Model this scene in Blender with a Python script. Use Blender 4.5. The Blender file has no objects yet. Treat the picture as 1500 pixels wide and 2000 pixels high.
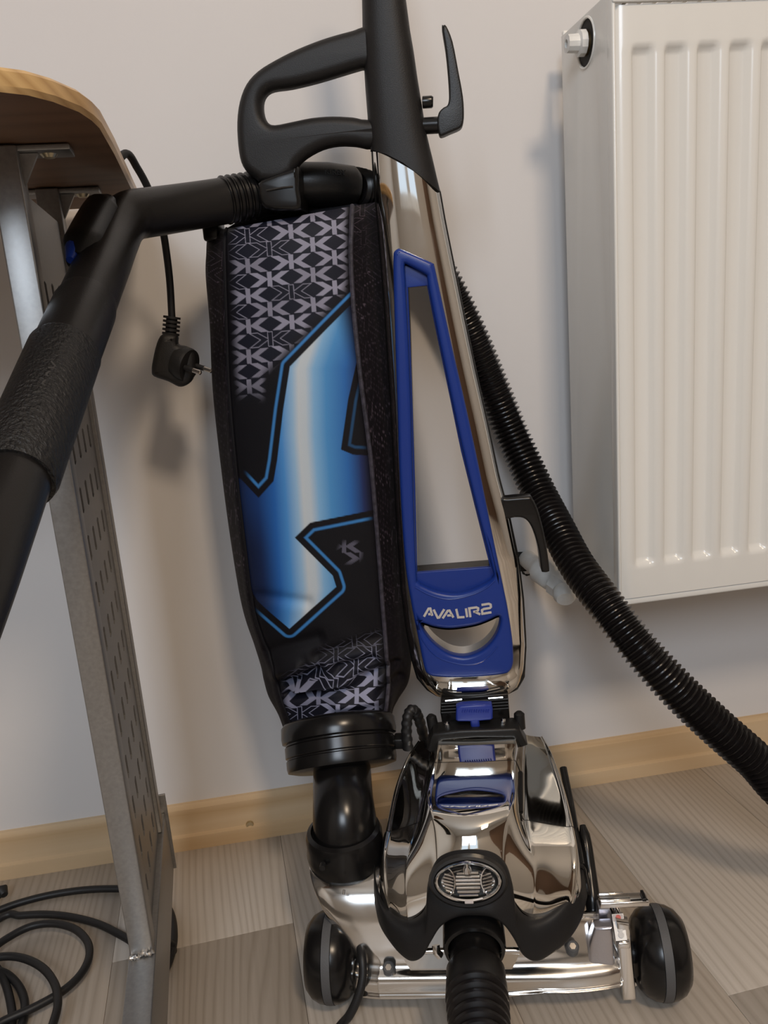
import bpy, bmesh, math, random
import numpy as np
from mathutils import Vector, Matrix

random.seed(7)
rng = np.random.default_rng(7)
S = bpy.context.scene
COL = S.collection

# ------------------------------------------------------------------ camera
# room axes: X along the radiator wall, Y into the wall, Z up; the camera stands at X=Y=0
H = 0.6435
FPX = 1598.2
CW = np.array([0.98546708, -0.11101588, 0.12856943])     # room axes seen in camera axes (right, down, forward)
CN = np.array([-0.15061888, -0.22111531, 0.96354656])
CU = np.array([-0.0785403, -0.9689084, -0.23462295])
cam = bpy.data.cameras.new('camera')
cam.sensor_fit = 'HORIZONTAL'; cam.sensor_width = 36.0; cam.lens = FPX / 1500 * 36.0
cam.clip_start = 0.02; cam.clip_end = 50
camo = bpy.data.objects.new('camera', cam); COL.objects.link(camo)
right = Vector((CW[0], CN[0], CU[0])); up = -Vector((CW[1], CN[1], CU[1])); fwd = Vector((CW[2], CN[2], CU[2]))
m = Matrix.Identity(4)
for i in range(3):
    m[i][0], m[i][1], m[i][2] = right[i], up[i], -fwd[i]
m[2][3] = H
camo.matrix_world = m
S.camera = camo

# ------------------------------------------------------------------ world, lamps, exposure
S.view_settings.view_transform = 'Standard'
S.view_settings.look = 'None'
S.view_settings.gamma = 1
S.view_settings.exposure = -0.34
S.view_settings.use_curve_mapping = False
wd = bpy.data.worlds.new('world'); S.world = wd; wd.use_nodes = True
wd.node_tree.nodes['Background'].inputs[0].default_value = (0.72, 0.85, 1.0, 1)
wd.node_tree.nodes['Background'].inputs[1].default_value = 1.5

def area(name, loc, target, sx, sy, power, color):
    l = bpy.data.lights.new(name, 'AREA'); l.shape = 'RECTANGLE'; l.size = sx; l.size_y = sy
    l.energy = power; l.color = color
    o = bpy.data.objects.new(name, l); COL.objects.link(o); o.location = loc
    o.rotation_euler = (Vector(target) - Vector(loc)).to_track_quat('-Z', 'Y').to_euler()
    return o
area('window_daylight', (-0.40, -1.37, 1.72), (0.15, 0.9, 0.5), 0.70, 0.75, 27, (0.80, 0.89, 1.0))
area('ceiling_lamplight', (0.48, -0.95, 2.36), (0.30, 0.9, 0.6), 0.30, 0.30, 27, (1.0, 0.79, 0.58))

# ------------------------------------------------------------------ geometry helpers
QR = np.array([0.9755, -0.22, 0.0]); QB = np.array([0.22, 0.9755, 0.0])   # cleaner's own right / away axes
def ray(x, y):
    v = np.array([x - 750.0, y - 1000.0, FPX]); return np.array([v @ CW, v @ CN, v @ CU])
O3 = np.array([0, 0, H])
def W(x, y, Y): r = ray(x, y); return r * (Y / r[1]) + O3        # point on the plane parallel to the wall
def V(x, y, q): r = ray(x, y); return r * (q / (r @ QB)) + O3    # point on the cleaner's upright plane at distance q
def F(x, y, z): r = ray(x, y); return r * ((z - H) / r[2]) + O3  # point on a level plane
def L(r, q, z): return QR * r + QB * q + np.array([0, 0, z])     # cleaner coordinates
def rq(p): p = np.asarray(p); return float(p @ QR), float(p @ QB), float(p[2])

def cr(P, n, closed=False):
    P = np.asarray(P, float); k = len(P)
    if closed: Q = np.vstack([P[-1:], P, P[:2]]); segs = k
    else: Q = np.vstack([2 * P[:1] - P[1:2], P, 2 * P[-1:] - P[-2:-1]]); segs = k - 1
    t = np.linspace(0, 1, n, endpoint=False)[:, None] if P.ndim == 2 else np.linspace(0, 1, n, endpoint=False)[:, None, None]
    out = []
    for i in range(segs):
        a, b, c, d = Q[i], Q[i + 1], Q[i + 2], Q[i + 3]
        out.append(0.5 * (2 * b + (c - a) * t + (2 * a - 5 * b + 4 * c - d) * t ** 2 + (3 * b - a - 3 * c + d) * t ** 3))
    out = np.vstack(out)
    if not closed: out = np.vstack([out, P[-1:]])
    return out
def net(rows, nr, nc, closed=False):
    R = np.asarray(rows, float)
    A = cr(R, nr)
    B = cr(np.swapaxes(A, 0, 1), nc, closed)
    return np.swapaxes(B, 0, 1)

OFF = {}
def place(o, parent):
    if parent is not None:
        o.parent = parent; OFF[o.name] = OFF[parent.name]
def obj(name, verts, faces, mat, parent=None, smooth=True, angle=40, label=None, mods=None):
    off = OFF[parent.name] if parent is not None else np.zeros(3)
    me = bpy.data.meshes.new(name)
    v = np.asarray(verts, float).reshape(-1, 3) - off
    me.from_pydata(v.tolist(), [], [tuple(int(i) for i in f) for f in faces]); me.validate()
    bm = bmesh.new(); bm.from_mesh(me); bmesh.ops.recalc_face_normals(bm, faces=bm.faces); bm.to_mesh(me); bm.free()
    if smooth:
        me.polygons.foreach_set('use_smooth', [True] * len(me.polygons))
        if angle and angle < 180:
            try: me.set_sharp_from_angle(angle=math.radians(angle))
            except Exception: pass
    me.materials.append(mat)
    o = bpy.data.objects.new(name, me); COL.objects.link(o)
    OFF[o.name] = off
    if parent is not None: o.parent = parent
    if label: o['label'] = label
    return o
def thing(name, label, cat, loc, group=None):
    o = bpy.data.objects.new(name, None); COL.objects.link(o); o.location = loc; o.empty_display_size = 0.05
    o['label'] = label; o['category'] = cat
    if group: o['group'] = group
    OFF[o.name] = np.asarray(loc, float)
    return o
def tag(o, label, cat, group=None):
    o['label'] = label; o['category'] = cat
    if group: o['group'] = group
    return o
def struct(o): o['kind'] = 'structure'; return o

def grid_faces(nr, nc, closed=False, base=0):
    f = []
    for i in range(nr - 1):
        for j in range(nc if closed else nc - 1):
            j2 = (j + 1) % nc
            f.append((base + i * nc + j, base + i * nc + j2, base + (i + 1) * nc + j2, base + (i + 1) * nc + j))
    return f
def tube_geo(path, rad, seg=16, caps=True):
    P = np.asarray(path, float); n = len(P); rad = np.broadcast_to(np.asarray(rad, float), (n,))
    T = np.gradient(P, axis=0); T /= np.linalg.norm(T, axis=1)[:, None] + 1e-12
    u = np.cross(T[0], [0, 0, 1.0])
    if np.linalg.norm(u) < 1e-3: u = np.cross(T[0], [0, 1.0, 0])
    u /= np.linalg.norm(u)
    a = np.linspace(0, 2 * math.pi, seg, endpoint=False)
    vs = []
    for i in range(n):
        u = u - T[i] * (u @ T[i]); u /= np.linalg.norm(u); w = np.cross(T[i], u)
        vs.append(P[i] + rad[i] * (np.cos(a)[:, None] * u + np.sin(a)[:, None] * w))
    vs = np.vstack(vs); fs = grid_faces(n, seg, True)
    if caps: fs += [tuple(range(seg))[::-1], tuple((n - 1) * seg + k for k in range(seg))]
    return vs, fs
def tube(name, path, rad, mat, parent=None, seg=16, caps=True, **k):
    v, f = tube_geo(path, rad, seg, caps); return obj(name, v, f, mat, parent, **k)
def lathe(name, prof, org, axis, mat, parent=None, seg=40, squash=None, **k):
    """prof = (radius, height along the axis); squash = (vector, factor)"""
    ax = np.asarray(axis, float); ax /= np.linalg.norm(ax)
    u = np.cross(ax, [0, 0, 1.0])
    if np.linalg.norm(u) < 1e-3: u = np.array([1.0, 0, 0])
    u /= np.linalg.norm(u); w = np.cross(ax, u)
    a = np.linspace(0, 2 * math.pi, seg, endpoint=False); vs = []
    for r, h in prof: vs.append(np.asarray(org) + ax * h + r * (np.cos(a)[:, None] * u + np.sin(a)[:, None] * w))
    vs = np.vstack(vs); n = len(prof); fs = grid_faces(n, seg, True)
    if prof[0][0] > 1e-6: fs.append(tuple(range(seg)))
    if prof[-1][0] > 1e-6: fs.append(tuple((n - 1) * seg + i for i in range(seg)))
    return obj(name, vs, fs, mat, parent, **k)
def box_geo(c, ax, ay, az, sx, sy, sz):
    c = np.asarray(c, float); v = []
    for i in (-1, 1):
        for j in (-1, 1):
            for k in (-1, 1): v.append(c + np.asarray(ax) * i * sx / 2 + np.asarray(ay) * j * sy / 2 + np.asarray(az) * k * sz / 2)
    return v, [(0, 1, 3, 2), (4, 6, 7, 5), (0, 4, 5, 1), (2, 3, 7, 6), (0, 2, 6, 4), (1, 5, 7, 3)]
EX, EY, EZ = np.eye(3)
def box(name, lo, hi, mat, parent=None, bev=0.0, **k):
    lo, hi = np.asarray(lo, float), np.asarray(hi, float); s = hi - lo
    v, f = box_geo((lo + hi) / 2, EX, EY, EZ, *s); o = obj(name, v, f, mat, parent, smooth=bev > 0, **k)
    if bev: bevel(o, bev)
    return o
def obox(name, c, ax, ay, az, s, mat, parent=None, bev=0.0, **k):
    v, f = box_geo(c, ax, ay, az, *s); o = obj(name, v, f, mat, parent, smooth=bev > 0, **k)
    if bev: bevel(o, bev)
    return o
def bevel(o, w, seg=3):
    bm = bmesh.new(); bm.from_mesh(o.data)
    e = [x for x in bm.edges if len(x.link_faces) == 2 and x.calc_face_angle(0) > 0.5]
    bmesh.ops.bevel(bm, geom=e, offset=w, segments=seg, affect='EDGES', profile=0.5, clamp_overlap=True)
    bm.to_mesh(o.data); bm.free()
    o.data.polygons.foreach_set('use_smooth', [True] * len(o.data.polygons))
    try: o.data.set_sharp_from_angle(angle=math.radians(50))
    except Exception: pass
def plate(name, loops, q, thick, bev, mat, parent, res=4, map3=None, label=None, angle=40):
    """a flat plate with holes and rounded rims; loops in (r, z) of the cleaner; the front face sits at q"""
    cu = bpy.data.curves.new('tmp', 'CURVE'); cu.dimensions = '2D'; cu.fill_mode = 'BOTH'
    cu.bevel_depth = bev; cu.bevel_resolution = res; cu.offset = -bev
    cu.extrude = max(thick / 2 - bev, 0.0)
    for lp in loops:
        sp = cu.splines.new('POLY'); sp.points.add(len(lp) - 1); sp.use_cyclic_u = True
        for p, c in zip(sp.points, lp): p.co = (c[0], c[1], 0, 1)
    co = bpy.data.objects.new('tmp', cu); COL.objects.link(co)
    dg = bpy.context.evaluated_depsgraph_get(); dg.update()
    me = bpy.data.meshes.new_from_object(co.evaluated_get(dg), depsgraph=dg)
    vv = np.empty(len(me.vertices) * 3); me.vertices.foreach_get('co', vv); vv = vv.reshape(-1, 3)
    fs = [tuple(p.vertices) for p in me.polygons]
    bpy.data.objects.remove(co); bpy.data.curves.remove(cu); bpy.data.meshes.remove(me)
    if map3 is None: map3 = lambda a, b, c: L(a, q + thick / 2 - c, b)
    vs = [map3(a, b, c) for a, b, c in vv]
    o = obj(name, vs, fs, mat, parent, angle=angle, label=label)
    bm = bmesh.new(); bm.from_mesh(o.data); bmesh.ops.remove_doubles(bm, verts=bm.verts, dist=1e-5)
    bmesh.ops.recalc_face_normals(bm, faces=bm.faces); bm.to_mesh(o.data); bm.free()
    return o
def lv(pts, q, n=0, closed=True):
    """pixel outline -> (r, z) on the upright plane q; n>0 smooths it"""
    P = np.array(pts, float)
    if n: P = cr(P, n, closed)
    out = []
    for x, y in P:
        p = rq(V(x, y, q)); out.append((p[0], p[2]))
    return out

# ------------------------------------------------------------------ materials
def mat(name, col, rough=0.5, metal=0.0, coat=0.0, spec=0.5):
    ma = bpy.data.materials.new(name); ma.use_nodes = True
    b = ma.node_tree.nodes['Principled BSDF']
    b.inputs['Base Color'].default_value = (*col, 1); b.inputs['Roughness'].default_value = rough
    b.inputs['Metallic'].default_value = metal; b.inputs['Coat Weight'].default_value = coat
    b.inputs['Specular IOR Level'].default_value = spec
    return ma
def nodes(ma):
    nt = ma.node_tree; return nt, nt.nodes['Principled BSDF']
def add(nt, t, **k):
    n = nt.nodes.new(t)
    for a, b in k.items(): setattr(n, a, b)
    return n
def bump(ma, scale, strength, dist=0.001, detail=3, stretch=None):
    nt, b = nodes(ma)
    tc = add(nt, 'ShaderNodeTexCoord'); no = add(nt, 'ShaderNodeTexNoise'); no.inputs['Scale'].default_value = scale; no.inputs['Detail'].default_value = detail
    bp = add(nt, 'ShaderNodeBump'); bp.inputs['Strength'].default_value = strength; bp.inputs['Distance'].default_value = dist
    if stretch:
        mp = add(nt, 'ShaderNodeMapping'); mp.inputs['Scale'].default_value = stretch
        nt.links.new(tc.outputs['Object'], mp.inputs[0]); nt.links.new(mp.outputs[0], no.inputs['Vector'])
    else: nt.links.new(tc.outputs['Object'], no.inputs['Vector'])
    nt.links.new(no.outputs['Fac'], bp.inputs['Height']); nt.links.new(bp.outputs[0], b.inputs['Normal'])
    return ma
def vary(ma, c1, c2, scale, detail=4, stretch=None, rough=None):
    nt, b = nodes(ma)
    tc = add(nt, 'ShaderNodeTexCoord'); no = add(nt, 'ShaderNodeTexNoise'); no.inputs['Scale'].default_value = scale; no.inputs['Detail'].default_value = detail
    src = tc.outputs['Object']
    if stretch:
        mp = add(nt, 'ShaderNodeMapping'); mp.inputs['Scale'].default_value = stretch
        nt.links.new(src, mp.inputs[0]); src = mp.outputs[0]
    nt.links.new(src, no.inputs['Vector'])
    r = add(nt, 'ShaderNodeValToRGB'); r.color_ramp.elements[0].position = 0.3; r.color_ramp.elements[1].position = 0.7
    r.color_ramp.elements[0].color = (*c1, 1); r.color_ramp.elements[1].color = (*c2, 1)
    nt.links.new(no.outputs['Fac'], r.inputs[0]); nt.links.new(r.outputs[0], b.inputs['Base Color'])
    if rough:
        mr = add(nt, 'ShaderNodeMapRange'); mr.inputs['To Min'].default_value = rough[0]; mr.inputs['To Max'].default_value = rough[1]
        nt.links.new(no.outputs['Fac'], mr.inputs['Value']); nt.links.new(mr.outputs[0], b.inputs['Roughness'])
    return ma

M = {}
M['wall'] = bump(vary(mat('wall_paint', (0.7, 0.68, 0.67), 0.85), (0.70, 0.675, 0.665), (0.73, 0.71, 0.70), 2.5), 220, 0.06)
M['ceiling'] = mat('ceiling_paint', (0.62, 0.60, 0.57), 0.9)
M['side_wall'] = bump(mat('side_wall_paint', (0.50, 0.465, 0.425), 0.9), 150, 0.05)
M['radiator'] = mat('radiator_enamel', (0.79, 0.775, 0.735), 0.22, coat=0.15)
M['valve_white'] = vary(mat('valve_paint', (0.7, 0.7, 0.68), 0.4), (0.66, 0.65, 0.62), (0.82, 0.82, 0.80), 60)
M['brass'] = mat('brass', (0.45, 0.33, 0.18), 0.3, 1.0)
M['dark'] = mat('dark_cavity', (0.012, 0.011, 0.010), 0.8)
def chrome(name, col, r0, r1):
    ma = mat(name, col, r0, 1.0); nt, b = nodes(ma)
    tc = add(nt, 'ShaderNodeTexCoord'); no = add(nt, 'ShaderNodeTexNoise'); no.inputs['Scale'].default_value = 14; no.inputs['Detail'].default_value = 8
    nt.links.new(tc.outputs['Object'], no.inputs['Vector'])
    mr = add(nt, 'ShaderNodeMapRange'); mr.inputs['From Min'].default_value = 0.45; mr.inputs['From Max'].default_value = 0.75
    mr.inputs['To Min'].default_value = r0; mr.inputs['To Max'].default_value = r1
    nt.links.new(no.outputs['Fac'], mr.inputs['Value']); nt.links.new(mr.outputs[0], b.inputs['Roughness'])
    return ma
M['chrome'] = chrome('polished_aluminium', (0.76, 0.735, 0.70), 0.045, 0.16)
M['chrome_hood'] = chrome('polished_hood', (0.76, 0.735, 0.69), 0.03, 0.11)
M['chrome_base'] = chrome('polished_base', (0.80, 0.78, 0.75), 0.12, 0.28)
M['satin'] = bump(chrome('satin_aluminium', (0.60, 0.585, 0.62), 0.32, 0.45), 400, 0.15)
M['bright'] = mat('bright_chrome', (0.88, 0.87, 0.86), 0.12, 1.0)
M['black'] = bump(mat('black_plastic', (0.010, 0.0095, 0.0095), 0.42, spec=.4), 900, 0.25, 0.0006)
M['handle'] = bump(mat('handle_plastic', (0.0105, 0.0095, 0.0095), 0.47, spec=.35), 1500, 0.35, 0.0005)
M['bumper'] = bump(mat('bumper_rubber', (0.0105, 0.010, 0.0105), 0.5, spec=.35), 1300, 0.25, 0.0005)
M['gloss'] = mat('gloss_black', (0.007, 0.0065, 0.0065), 0.24, spec=.42)
M['hose'] = mat('hose_plastic', (0.008, 0.0065, 0.0065), 0.28, spec=.42)
M['wand'] = bump(mat('wand_plastic', (0.0095, 0.0085, 0.008), 0.36, spec=.36), 900, 0.2, 0.0005)
M['leather'] = bump(mat('leather_grain', (0.0095, 0.009, 0.009), 0.40, spec=.4), 420, 0.9, 0.0025, 5, (1, 1, 0.4))
M['grey'] = bump(mat('grey_rubber', (0.085, 0.085, 0.088), 0.6), 900, 0.2)
M['blue'] = bump(mat('blue_plastic', (0.010, 0.036, 0.235), 0.33, spec=.4), 1400, 0.12, 0.0004)
M['blue_latch'] = mat('blue_latch', (0.015, 0.035, 0.27), 0.38)
M['silver_ink'] = mat('silver_letters', (0.80, 0.785, 0.78), 0.25, 0.75)
M['piping'] = bump(vary(mat('bag_piping', (.03, .027, .036), .6), (.016, .014, .02), (.055, .048, .068), 160), 700, .4)
M['fabric_back'] = bump(mat('bag_lining', (0.006, 0.0055, 0.008), 0.75, spec=.25), 900, 0.3)
M['desk_metal'] = vary(mat('grey_steel', (0.36, 0.35, 0.34), 0.38, 0.85), (0.30, 0.297, 0.293), (0.36, 0.355, 0.35), 300, rough=(0.34, 0.46))
M['weld'] = bump(mat('weld_seam', (0.75, 0.74, 0.72), 0.3, 1.0), 200, 0.6)
M['screw'] = mat('brass_screw', (0.55, 0.48, 0.33), 0.3, 1.0)
M['cord'] = mat('cord_rubber', (0.010, 0.0095, 0.010), 0.5)
M['plug'] = bump(mat('plug_rubber', (0.012, 0.011, 0.011), 0.55), 700, 0.2)
M['pin'] = mat('pin_metal', (0.6, 0.55, 0.5), 0.3, 1.0)
M['white_print'] = mat('white_print', (0.62, 0.60, 0.58), 0.5)
M['red_print'] = mat('red_print', (0.55, 0.09, 0.07), 0.5)
M['pale_print'] = mat('pale_print', (0.5, 0.45, 0.43), 0.5)
M['emboss'] = mat('embossed_plastic', (0.024, 0.022, 0.021), 0.25)
M['walnut'] = bump(mat('dark_door_wood', (0.13, 0.075, 0.045), 0.4), 8, 0.1, 0.002, 6, (8, 8, 0.6))
glass = mat('clear_lens', (1, 1, 1), 0.02); glass.node_tree.nodes['Principled BSDF'].inputs['Transmission Weight'].default_value = 1.0
glass.node_tree.nodes['Principled BSDF'].inputs['IOR'].default_value = 1.12
M['glass'] = glass
def wood(name, c_lo, c_hi, axis_rot, sx, sy, ring_scale, dist, rough, line=(0.35, 0.62), per_object=True, fine=0.5, amp=1.0, blot=0.9, lo_hi=(0.35, 1.75)):
    """grain running along local Y after the rotation; every board shifts the pattern"""
    ma = mat(name, c_lo, rough); nt, b = nodes(ma)
    ge = add(nt, 'ShaderNodeNewGeometry'); oi = add(nt, 'ShaderNodeObjectInfo')
    mp = add(nt, 'ShaderNodeMapping'); mp.inputs['Rotation'].default_value = axis_rot
    nt.links.new(ge.outputs['Position'], mp.inputs[0])
    ad = add(nt, 'ShaderNodeVectorMath', operation='ADD')
    if per_object:
        cb = add(nt, 'ShaderNodeCombineXYZ'); mu = add(nt, 'ShaderNodeMath', operation='MULTIPLY'); mu.inputs[1].default_value = 37.0
        nt.links.new(oi.outputs['Random'], mu.inputs[0])
        nt.links.new(mu.outputs[0], cb.inputs[1])
        nt.links.new(cb.outputs[0], ad.inputs[1])
    nt.links.new(mp.outputs[0], ad.inputs[0])
    m2 = add(nt, 'ShaderNodeMapping'); m2.inputs['Scale'].default_value = (sx, sy, sx)
    nt.links.new(ad.outputs[0], m2.inputs[0])
    n1 = add(nt, 'ShaderNodeTexNoise'); n1.inputs['Scale'].default_value = 1.0; n1.inputs['Detail'].default_value = 1.5; n1.inputs['Roughness'].default_value = 0.45
    nt.links.new(m2.outputs[0], n1.inputs['Vector'])
    sx_ = add(nt, 'ShaderNodeSeparateXYZ'); nt.links.new(ad.outputs[0], sx_.inputs[0])
    a1 = add(nt, 'ShaderNodeMath', operation='MULTIPLY_ADD'); a1.inputs[1].default_value = ring_scale
    mm = add(nt, 'ShaderNodeMath', operation='MULTIPLY'); mm.inputs[1].default_value = dist
    nt.links.new(n1.outputs['Fac'], mm.inputs[0]); nt.links.new(sx_.outputs[0], a1.inputs[0]); nt.links.new(mm.outputs[0], a1.inputs[2])
    fr = add(nt, 'ShaderNodeMath', operation='FRACT'); nt.links.new(a1.outputs[0], fr.inputs[0])
    n2 = add(nt, 'ShaderNodeTexNoise'); n2.inputs['Scale'].default_value = 1.0; n2.inputs['Detail'].default_value = 5
    m3 = add(nt, 'ShaderNodeMapping'); m3.inputs['Scale'].default_value = (260, 6, 260)
    nt.links.new(mp.outputs[0], m3.inputs[0]); nt.links.new(m3.outputs[0], n2.inputs['Vector'])
    r1 = add(nt, 'ShaderNodeValToRGB'); e = r1.color_ramp.elements
    e[0].position = 0.0; e[0].color = (0.15, 0.15, 0.15, 1); e[1].position = 1.0; e[1].color = (0, 0, 0, 1)
    x = e.new(line[0]); x.color = (0.95, 0.95, 0.95, 1); x = e.new(line[1]); x.color = (0.75, 0.75, 0.75, 1)
    nt.links.new(fr.outputs[0], r1.inputs[0])
    mx = add(nt, 'ShaderNodeMath', operation='MULTIPLY_ADD'); mx.inputs[1].default_value = fine; 
    am = add(nt, 'ShaderNodeMath', operation='MULTIPLY'); am.inputs[1].default_value = amp; nt.links.new(r1.outputs[0], am.inputs[0])
    nt.links.new(n2.outputs['Fac'], mx.inputs[0]); nt.links.new(am.outputs[0], mx.inputs[2])
    n3 = add(nt, 'ShaderNodeTexNoise'); n3.inputs['Scale'].default_value = 1.0; n3.inputs['Detail'].default_value = 2
    m4 = add(nt, 'ShaderNodeMapping'); m4.inputs['Scale'].default_value = (16, 2.2, 16)
    nt.links.new(mp.outputs[0], m4.inputs[0]); nt.links.new(m4.outputs[0], n3.inputs['Vector'])
    m5 = add(nt, 'ShaderNodeMath', operation='MULTIPLY_ADD'); m5.inputs[1].default_value = blot
    nt.links.new(n3.outputs['Fac'], m5.inputs[0]); nt.links.new(mx.outputs[0], m5.inputs[2])
    mr = add(nt, 'ShaderNodeMapRange'); mr.inputs['From Min'].default_value = lo_hi[0]; mr.inputs['From Max'].default_value = lo_hi[1]
    nt.links.new(m5.outputs[0], mr.inputs['Value'])
    mc = add(nt, 'ShaderNodeMix', data_type='RGBA'); mc.inputs['A'].default_value = (*c_lo, 1); mc.inputs['B'].default_value = (*c_hi, 1)
    nt.links.new(mr.outputs[0], mc.inputs['Factor']); nt.links.new(mc.outputs['Result'], b.inputs['Base Color'])
    bp = add(nt, 'ShaderNodeBump'); bp.inputs['Strength'].default_value = 0.15; bp.inputs['Distance'].default_value = 0.0006
    nt.links.new(mx.outputs[0], bp.inputs['Height']); nt.links.new(bp.outputs[0], b.inputs['Normal'])
    return ma
PLK = math.radians(3.5)
M['floor'] = wood('laminate_oak', (0.335, 0.28, 0.222), (0.60, 0.535, 0.465), (0, 0, -PLK), 9.0, 1.0, 112.0, 11.0, 0.42, line=(0.34, 0.80), fine=0.50, amp=0.46, blot=0.16, lo_hi=(-0.02, 1.02))
M['base_wood'] = wood('pine_skirting', (0.50, 0.33, 0.17), (0.66, 0.50, 0.32), (0, 0, math.radians(90)), 9, 1.2, 26, 3.5, 0.4, fine=0.25)
M['oak_edge'] = wood('oak_edge', (0.42, 0.24, 0.09), (0.66, 0.43, 0.19), (0, math.radians(38), 0), 8, 8, 150, 3.0, 0.35, per_object=False, fine=0.3)
M['desk_under'] = wood('desk_underside', (0.105, 0.052, 0.027), (0.155, 0.082, 0.044), (0, 0, math.radians(90)), 9, 1.2, 30, 3.0, 0.5, per_object=False)

# ------------------------------------------------------------------ room
WY = 0.965
X0, X1, Y0, ZC = -1.45, 1.9, -1.45, 2.5
def slab(name, lo, hi, ma): return struct(box(name, lo, hi, ma))
slab('wall_back', (X0 - .1, WY, 0), (X1 + .1, WY + .1, ZC), M['wall'])
slab('wall_left', (X0 - .1, Y0, 0), (X0, WY, ZC), M['side_wall'])
slab('wall_right', (X1, Y0, 0), (X1 + .1, WY, ZC), M['side_wall'])
slab('ceiling', (X0 - .1, Y0 - .1, ZC), (X1 + .1, WY + .1, ZC + .08), M['ceiling'])
# wall behind the camera with its window opening
wx0, wx1, wz0, wz1 = -0.88, 0.08, 1.0, 2.2
vs, fs = [], []
for lo, hi in (((X0, Y0 - .1, 0), (wx0, Y0, ZC)), ((wx1, Y0 - .1, 0), (X1, Y0, ZC)), ((wx0, Y0 - .1, 0), (wx1, Y0, wz0)), ((wx0, Y0 - .1, wz1), (wx1, Y0, ZC))):
    lo, hi = np.array(lo), np.array(hi); v, f = box_geo((lo + hi) / 2, EX, EY, EZ, *(hi - lo)); b0 = len(vs)
    vs += v; fs += [tuple(i + b0 for i in q) for q in f]
struct(obj('wall_front', vs, fs, M['side_wall'], smooth=False))
win = bpy.data.objects.new('window_1', None); COL.objects.link(win); win.location = ((wx0 + wx1) / 2, Y0 - .05, wz0); OFF['window_1'] = np.array(win.location); win['kind'] = 'structure'
for nm, lo, hi in (('window_frame', (wx0, Y0 - .09, wz0), (wx0 + .06, Y0 - .03, wz1)), ('window_frame', (wx1 - .06, Y0 - .09, wz0), (wx1, Y0 - .03, wz1)),
                   ('window_frame', (wx0 + .06, Y0 - .09, wz0), (wx1 - .06, Y0 - .03, wz0 + .06)), ('window_frame', (wx0 + .06, Y0 - .09, wz1 - .06), (wx1 - .06, Y0 - .03, wz1)),
                   ('mullion', ((wx0 + wx1) / 2 - .04, Y0 - .09, wz0 + .06), ((wx0 + wx1) / 2 + .04, Y0 - .03, wz1 - .06))):
    box(nm, lo, hi, M['valve_white'], win, 0.004)
dr = box('added_door_1', (0.85, Y0, 0.0), (1.65, Y0 + .04, 2.03), M['walnut'], None, 0.004); struct(dr); OFF['added_door_1'] = np.zeros(3)  # unseen door, added as a dark brown shape for the chrome to reflect
lathe('door_handle', [(0.0, 0), (0.022, 0.001), (0.02, 0.02), (0.012, 0.03), (0.026, 0.045), (0.024, 0.06), (0, 0.065)], (0.93, Y0 + .04, 1.0), (0, 1, 0), M['bright'], dr)

# floor: a subfloor slab with laminate planks laid on it
fl = box('floor', (X0 - .1, Y0 - .1, -0.06), (X1 + .1, WY + .1, -0.009), M['dark']); struct(fl); OFF['floor'] = np.zeros(3)
pd = np.array([-math.sin(PLK), math.cos(PLK), 0]); pc = np.array([math.cos(PLK), math.sin(PLK), 0])
PW, PL = 0.193, 1.28
org = F(573, 1802, 0)
k = 0
for i in range(-9, 11):
    sh = [0.0, 0.78, 0.34, 1.06, 0.55][i % 5]
    for j in range(-3, 2):
        a0 = i * PW; b0 = (j * PL + sh)
        c = org + pc * (a0 - PW / 2) + pd * (b0 + PL / 2)
        if not (X0 - .05 < c[0] < X1 + .05): continue
        lo = max(b0, -2.1 - 0.2); hi = b0 + PL
        # clip the board to the room
        ymax = (WY - 0.004 - (org + pc * (a0 - PW / 2))[1]) / pd[1] - 0.006
        ymin = (Y0 + 0.01 - (org + pc * (a0 - PW / 2))[1]) / pd[1]
        lo, hi = max(b0, ymin), min(hi, ymax)
        if hi - lo < 0.03: continue
        cc = org + pc * (a0 - PW / 2) + pd * ((lo + hi) / 2) + np.array([0, 0, -0.0045])
        v, f = box_geo(cc, pc, pd, EZ, PW - 0.0003, hi - lo - 0.0003, 0.009)
        o = obj('plank', v, f, M['floor'], fl, smooth=False); bevel(o, 0.0003, 1)

def board(name, x0, x1):
    prof = [(0.0, 0), (-0.0175, 0), (-0.0175, 0.013), (-0.0165, 0.018), (-0.0125, 0.0205), (-0.0115, 0.024), (-0.0115, 0.046), (-0.0095, 0.053), (-0.004, 0.0575), (0.0, 0.058)]
    v = [(x, WY + a, z) for x in (x0, x1) for a, z in prof]; n = len(prof)
    f = [(i, i + 1, n + i + 1, n + i) for i in range(n - 1)] + [tuple(range(n)), tuple(range(n, 2 * n))]
    return struct(obj(name, v, f, M['base_wood'], angle=30))
bb = board('baseboard_back', X0, X1); OFF['baseboard_back'] = np.zeros(3)
sp = W(488, 1610, WY - 0.0125)
lathe('screw', [(0, .002), (0.0022, 0.0018), (0.0024, 0.0028), (0.0045, 0.0028), (0.005, 0.0015), (0.0052, 0)], sp, (0, -1, 0), M['screw'], bb, 20)

# ------------------------------------------------------------------ radiator
RY = 0.800
rx0 = 0.357; rx1 = 1.45
rzt = W(1196, 10, RY)[2]; rzb = W(1207, 1172, RY)[2]
rad = thing('radiator', 'white ribbed panel radiator hung on the wall, right of the vacuum cleaner', 'radiator', (rx0, 0.87, rzb))
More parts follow.
